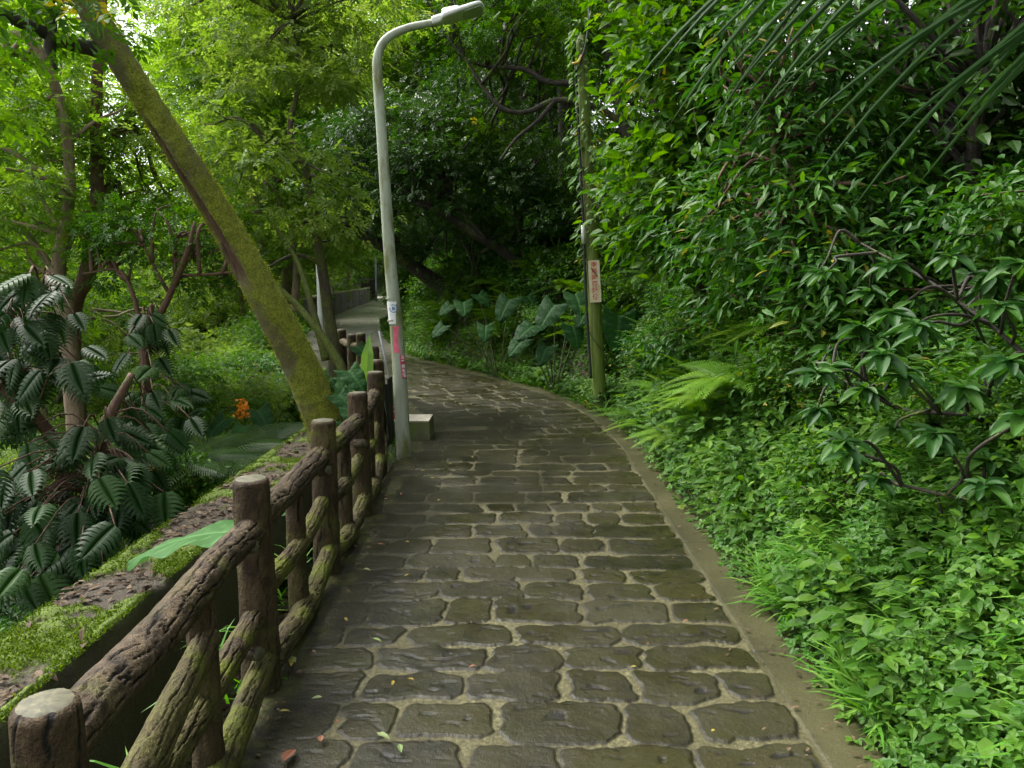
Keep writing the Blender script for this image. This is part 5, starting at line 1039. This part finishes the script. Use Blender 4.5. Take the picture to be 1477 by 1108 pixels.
# left hillside
for (px, Y, k, sc) in ((-60, 13, 0, .9), (60, 17, 2, .8), (385, 24, 0, 1.4), (405, 27, 0, 1.8),  (20, 21, 0, 1.2), (350, 27, 2, 1.1), (420, 24, 0, 1.2), (-80, 30, 0, 1.6), (60, 33, 0, 1.5), (420, 38, 2, 1.7), (400, 40, 0, 1.5), (470, 48, 1, 1.5), (365, 36, 0, 2.0), (20, 55, 0, 2.6), (400, 52, 0, 2.5), (480, 60, 0, 2.3)):
    c = at(px, 500, Y); place(WT[k], c[0], Y, sc, 'bright leafy tree on the wooded hillside left of the path', 'trees on the left hillside')
for k in range(60):
    Y = rg.uniform(8.5, 30); px = rg.uniform(-120, 430); c = at(px, 500, Y); s_, u_ = to_su([c[0]], [Y])
    if -u_[0] < (3.4 if Y < 11 else 5.0): continue
    place(BP[int(rg.choice([0, 0, 3, 4, 1]))], c[0], Y, rg.uniform(.7, 1.25), 'leafy bush filling the slope below the trees left of the path', 'bushes on the left slope')
for k in range(90):
    px = rg.uniform(240, 442); Y = rg.uniform(9.5, 32); c = at(px, 500, Y); s_, u_ = to_su([c[0]], [Y])
    if -u_[0] < 1.7: continue
    place(BP[int(rg.choice([0, 1, 3, 4, 8]))], c[0], Y, rg.uniform(.45, .8), 'bush', 'bushes behind the mossy trunk')
for k in range(16):
    s = rg.uniform(15, 60); xy = to_xy(s, rg.uniform(-5.0, -3.6)); place(BP[int(rg.choice([0, 3, 4]))], xy[0], xy[1], rg.uniform(.4, .7), 'low bush beside the distant stretch of path', 'bushes left of the distant path')
for k in range(44):
    s = 2.4 + 7.0 * (k + rg.random()) / 44; u = rg.uniform(1.6, 2.1) if k % 2 else rg.uniform(2.1, 2.9); xy = to_xy(s, u + float(kshift(s))); place(BP[6 + int(rg.integers(0, 3)) if k % 2 else 7 + int(rg.integers(0, 2))], xy[0], xy[1], rg.uniform(.6, 1.0) * (.75 if s < 4 else 1), 'low leafy bush', 'bushes near the kerb')
for k in range(20):
    s = rg.uniform(9.5, 20); xy = to_xy(s, rg.uniform(1.7, 2.4)); place(BP[6 + int(rg.integers(0, 3))], xy[0], xy[1], rg.uniform(.7, 1.3), 'low leafy bush', 'bushes along the bend')
for k in range(60):
    px = rg.uniform(60, 470); Y = rg.uniform(24, 62); c = at(px, 430, Y); s_, u_ = to_su([c[0]], [Y])
    if -u_[0] < 3.5: continue
    place(BP[int(rg.choice([0, 0, 3, 1]))], c[0], Y, rg.uniform(1.5, 2.8), 'bush', 'far bushes on the left hillside')
for k in range(16):
    px = rg.uniform(440, 640); Y = rg.uniform(78, 100); c = at(px, 430, Y); place(BP[int(rg.choice([0, 3, 1]))], c[0], Y, rg.uniform(2.5, 4.5), 'bush', 'far bushes past the end of the path')
for (px, py, Y, k, sc) in ((60, 690, 6.3, 1, .6), (230, 640, 6.8, 7, .9), (20, 860, 4.9, 8, .8), (120, 600, 7.2, 4, .6), (180, 800, 5.6, 7, .8), (290, 560, 8.6, 1, .6), (-20, 640, 6.0, 3, .6), (90, 780, 5.6, 8, .8), (350, 540, 9.4, 3, .6)):
    c = at(px, py, Y); b_ = place(BP[k], c[0], Y, sc, 'bush', 'bushes among the split-leaved climbers'); b_.location.z = max(b_.location.z, c[2] - .7)
# right bank bushes and trees
for k in range(46):
    s = rg.uniform(9.5, 40); u = rg.uniform(2.4, 6.5); xy = to_xy(s, u); place(BP[int(rg.choice([2, 1, 2, 5]))], xy[0], xy[1], rg.uniform(.7, 1.2), 'dark bush on the shaded bank behind the bend', 'bushes on the far bank')
for k in range(22):
    s = rg.uniform(16, 60); xy = to_xy(s, rg.uniform(1.7, 2.4)); place(BP[int(rg.choice([4, 1, 4]))], xy[0], xy[1], rg.uniform(.45, .75), 'bright bush edging the right side of the distant path', 'bushes right of the distant path')
for k in range(30):
    s = rg.uniform(2.5, 10); u = rg.uniform(3.0, 6.5); xy = to_xy(s, u); place(BP[int(rg.choice([2, 5, 5]))], xy[0], xy[1], rg.uniform(.6, 1.0), 'shaded bush high on the near right bank', 'bushes on the near bank')
for (s, u, k, sc) in ((9, 6.5, 3, .8), (13, 6, 3, .9), (16, 4.5, 3, .9), (18, 8, 4, 1.0), (22, 4.5, 3, .9), (24, 9, 3, 1.1), (28, 5.5, 4, 1.0), (34, 6, 3, 1.2), (40, 4.5, 4, 1.0), (46, 7, 1, 1.2), (12, 10, 3, 1.1), (6, 8.5, 3, .9), (54, 5, 1, 1.1), (19, 5.5, 3, .8), (27, 4, 1, 1.5), (15, 9, 1, 1.4), (33, 5, 0, 1.7), (38, 8, 0, 2.2), (10, 12, 1, 1.5), (46, 5, 0, 2.0), (58, 5, 0, 2.2), (21, 4.6, 1, 1.6), (30, 4.4, 0, 1.6)):
    xy = to_xy(s, u); place(WT[k], xy[0], xy[1], sc, 'dark tree rising from the right bank over the path', 'trees on the right bank')
for (x_, y_, k, sc) in ((5.6, 4.2, 3, .95), (6.6, 7.2, 1, 1.0), (6.0, 1.2, 3, .9), (4.6, 9.6, 3, .95)):  # trees added to shade the right bank, crowns above the frame
    place(WT[k], x_, y_, sc, 'tree', 'trees on the right bank')
for (px, Y, k, sc) in ((500, 62, 0, 1.5), (560, 75, 1, 1.7), (620, 66, 0, 1.6), (450, 66, 2, 1.5), (530, 90, 0, 2.0), (690, 80, 1, 2.0), (400, 85, 0, 2.0), (600, 95, 2, 2.0)):
    c = at(px, 430, Y); place(WT[k], c[0], Y, sc, 'far sunlit tree closing the view beyond the wall', 'trees beyond the end of the path')

# each repeat gets a label of its own: tone of its leaves, its row (near to far) and its rank from the left in the photo
ORD = 'first second third fourth fifth sixth seventh eighth ninth tenth eleventh twelfth thirteenth fourteenth fifteenth sixteenth seventeenth eighteenth nineteenth twentieth'.split()
TONE = {'leaf bright': 'bright green', 'leaf mid': 'mid green', 'leaf dark': 'dark green', 'leaf pale': 'pale green', 'leaf cover': 'fresh green', 'leaf shrub': 'deep green', 'leaf fern': 'bright yellow-green'}
def relabel(group, noun, where):
    obs = [o for o in C.objects if o.get('group') == group and o.parent is None]
    def tone(o): return TONE.get(next((c.data.materials[0].name for c in o.children if c.type == 'MESH' and c.name.split('.')[0] in ('crown', 'foliage', 'fronds')), ''), 'green')
    by = {}
    for o in obs: by.setdefault(tone(o), []).append(o)
    for tn, L in by.items():
        L.sort(key=lambda o: o.location.y); nb = max(1, math.ceil(len(L) / 7)); rows = np.array_split(np.array(range(len(L))), nb)
        for ri, idx in enumerate(rows):
            row = sorted([L[i] for i in idx], key=lambda o: o.location.x / max(o.location.y, .5)); rn = '' if nb == 1 else (f', {(["nearest"] + ORD[1:])[ri]} row' if ri < nb - 1 else ', last row')
            for k, o in enumerate(row):
                pl_ = '' if len(row) == 1 else (', leftmost' if k == 0 else (', rightmost' if k == len(row) - 1 else f', {ORD[k]} from the left'))
                o['label'] = f'{tn} {noun} {where}{rn}{pl_}'
relabel('trees on the left hillside', 'tree', 'on the hillside left of the path')
relabel('bushes on the left slope', 'bush', 'on the slope left of the path')
relabel('bushes left of the distant path', 'bush', 'left of the distant path')
relabel('bushes on the far bank', 'bush', 'on the bank behind the bend')
relabel('bushes right of the distant path', 'bush', 'edging the distant path')
relabel('bushes on the near bank', 'bush', 'high on the near right bank')
relabel('bushes near the kerb', 'bush', 'near the right kerb')
relabel('bushes along the bend', 'low bush', 'along the bend')
relabel('bushes behind the mossy trunk', 'bush', 'behind the mossy trunk')
relabel('far bushes on the left hillside', 'bush', 'far up the left hillside')
relabel('far bushes past the end of the path', 'far bush', 'past the path end')
relabel('bushes among the split-leaved climbers', 'bush', 'among the split-leaved climbers')
relabel('trees on the right bank', 'tree', 'rising from the right bank')
relabel('trees beyond the end of the path', 'tree', 'beyond the far end of the path')
relabel('ferns before the utility pole', 'fern', 'on the bank before the utility pole')
relabel('ferns beyond the utility pole', 'fern', 'on the bank beyond the utility pole')
relabel('ferns under the near shrubs', 'small fern', 'under the near right shrubs')
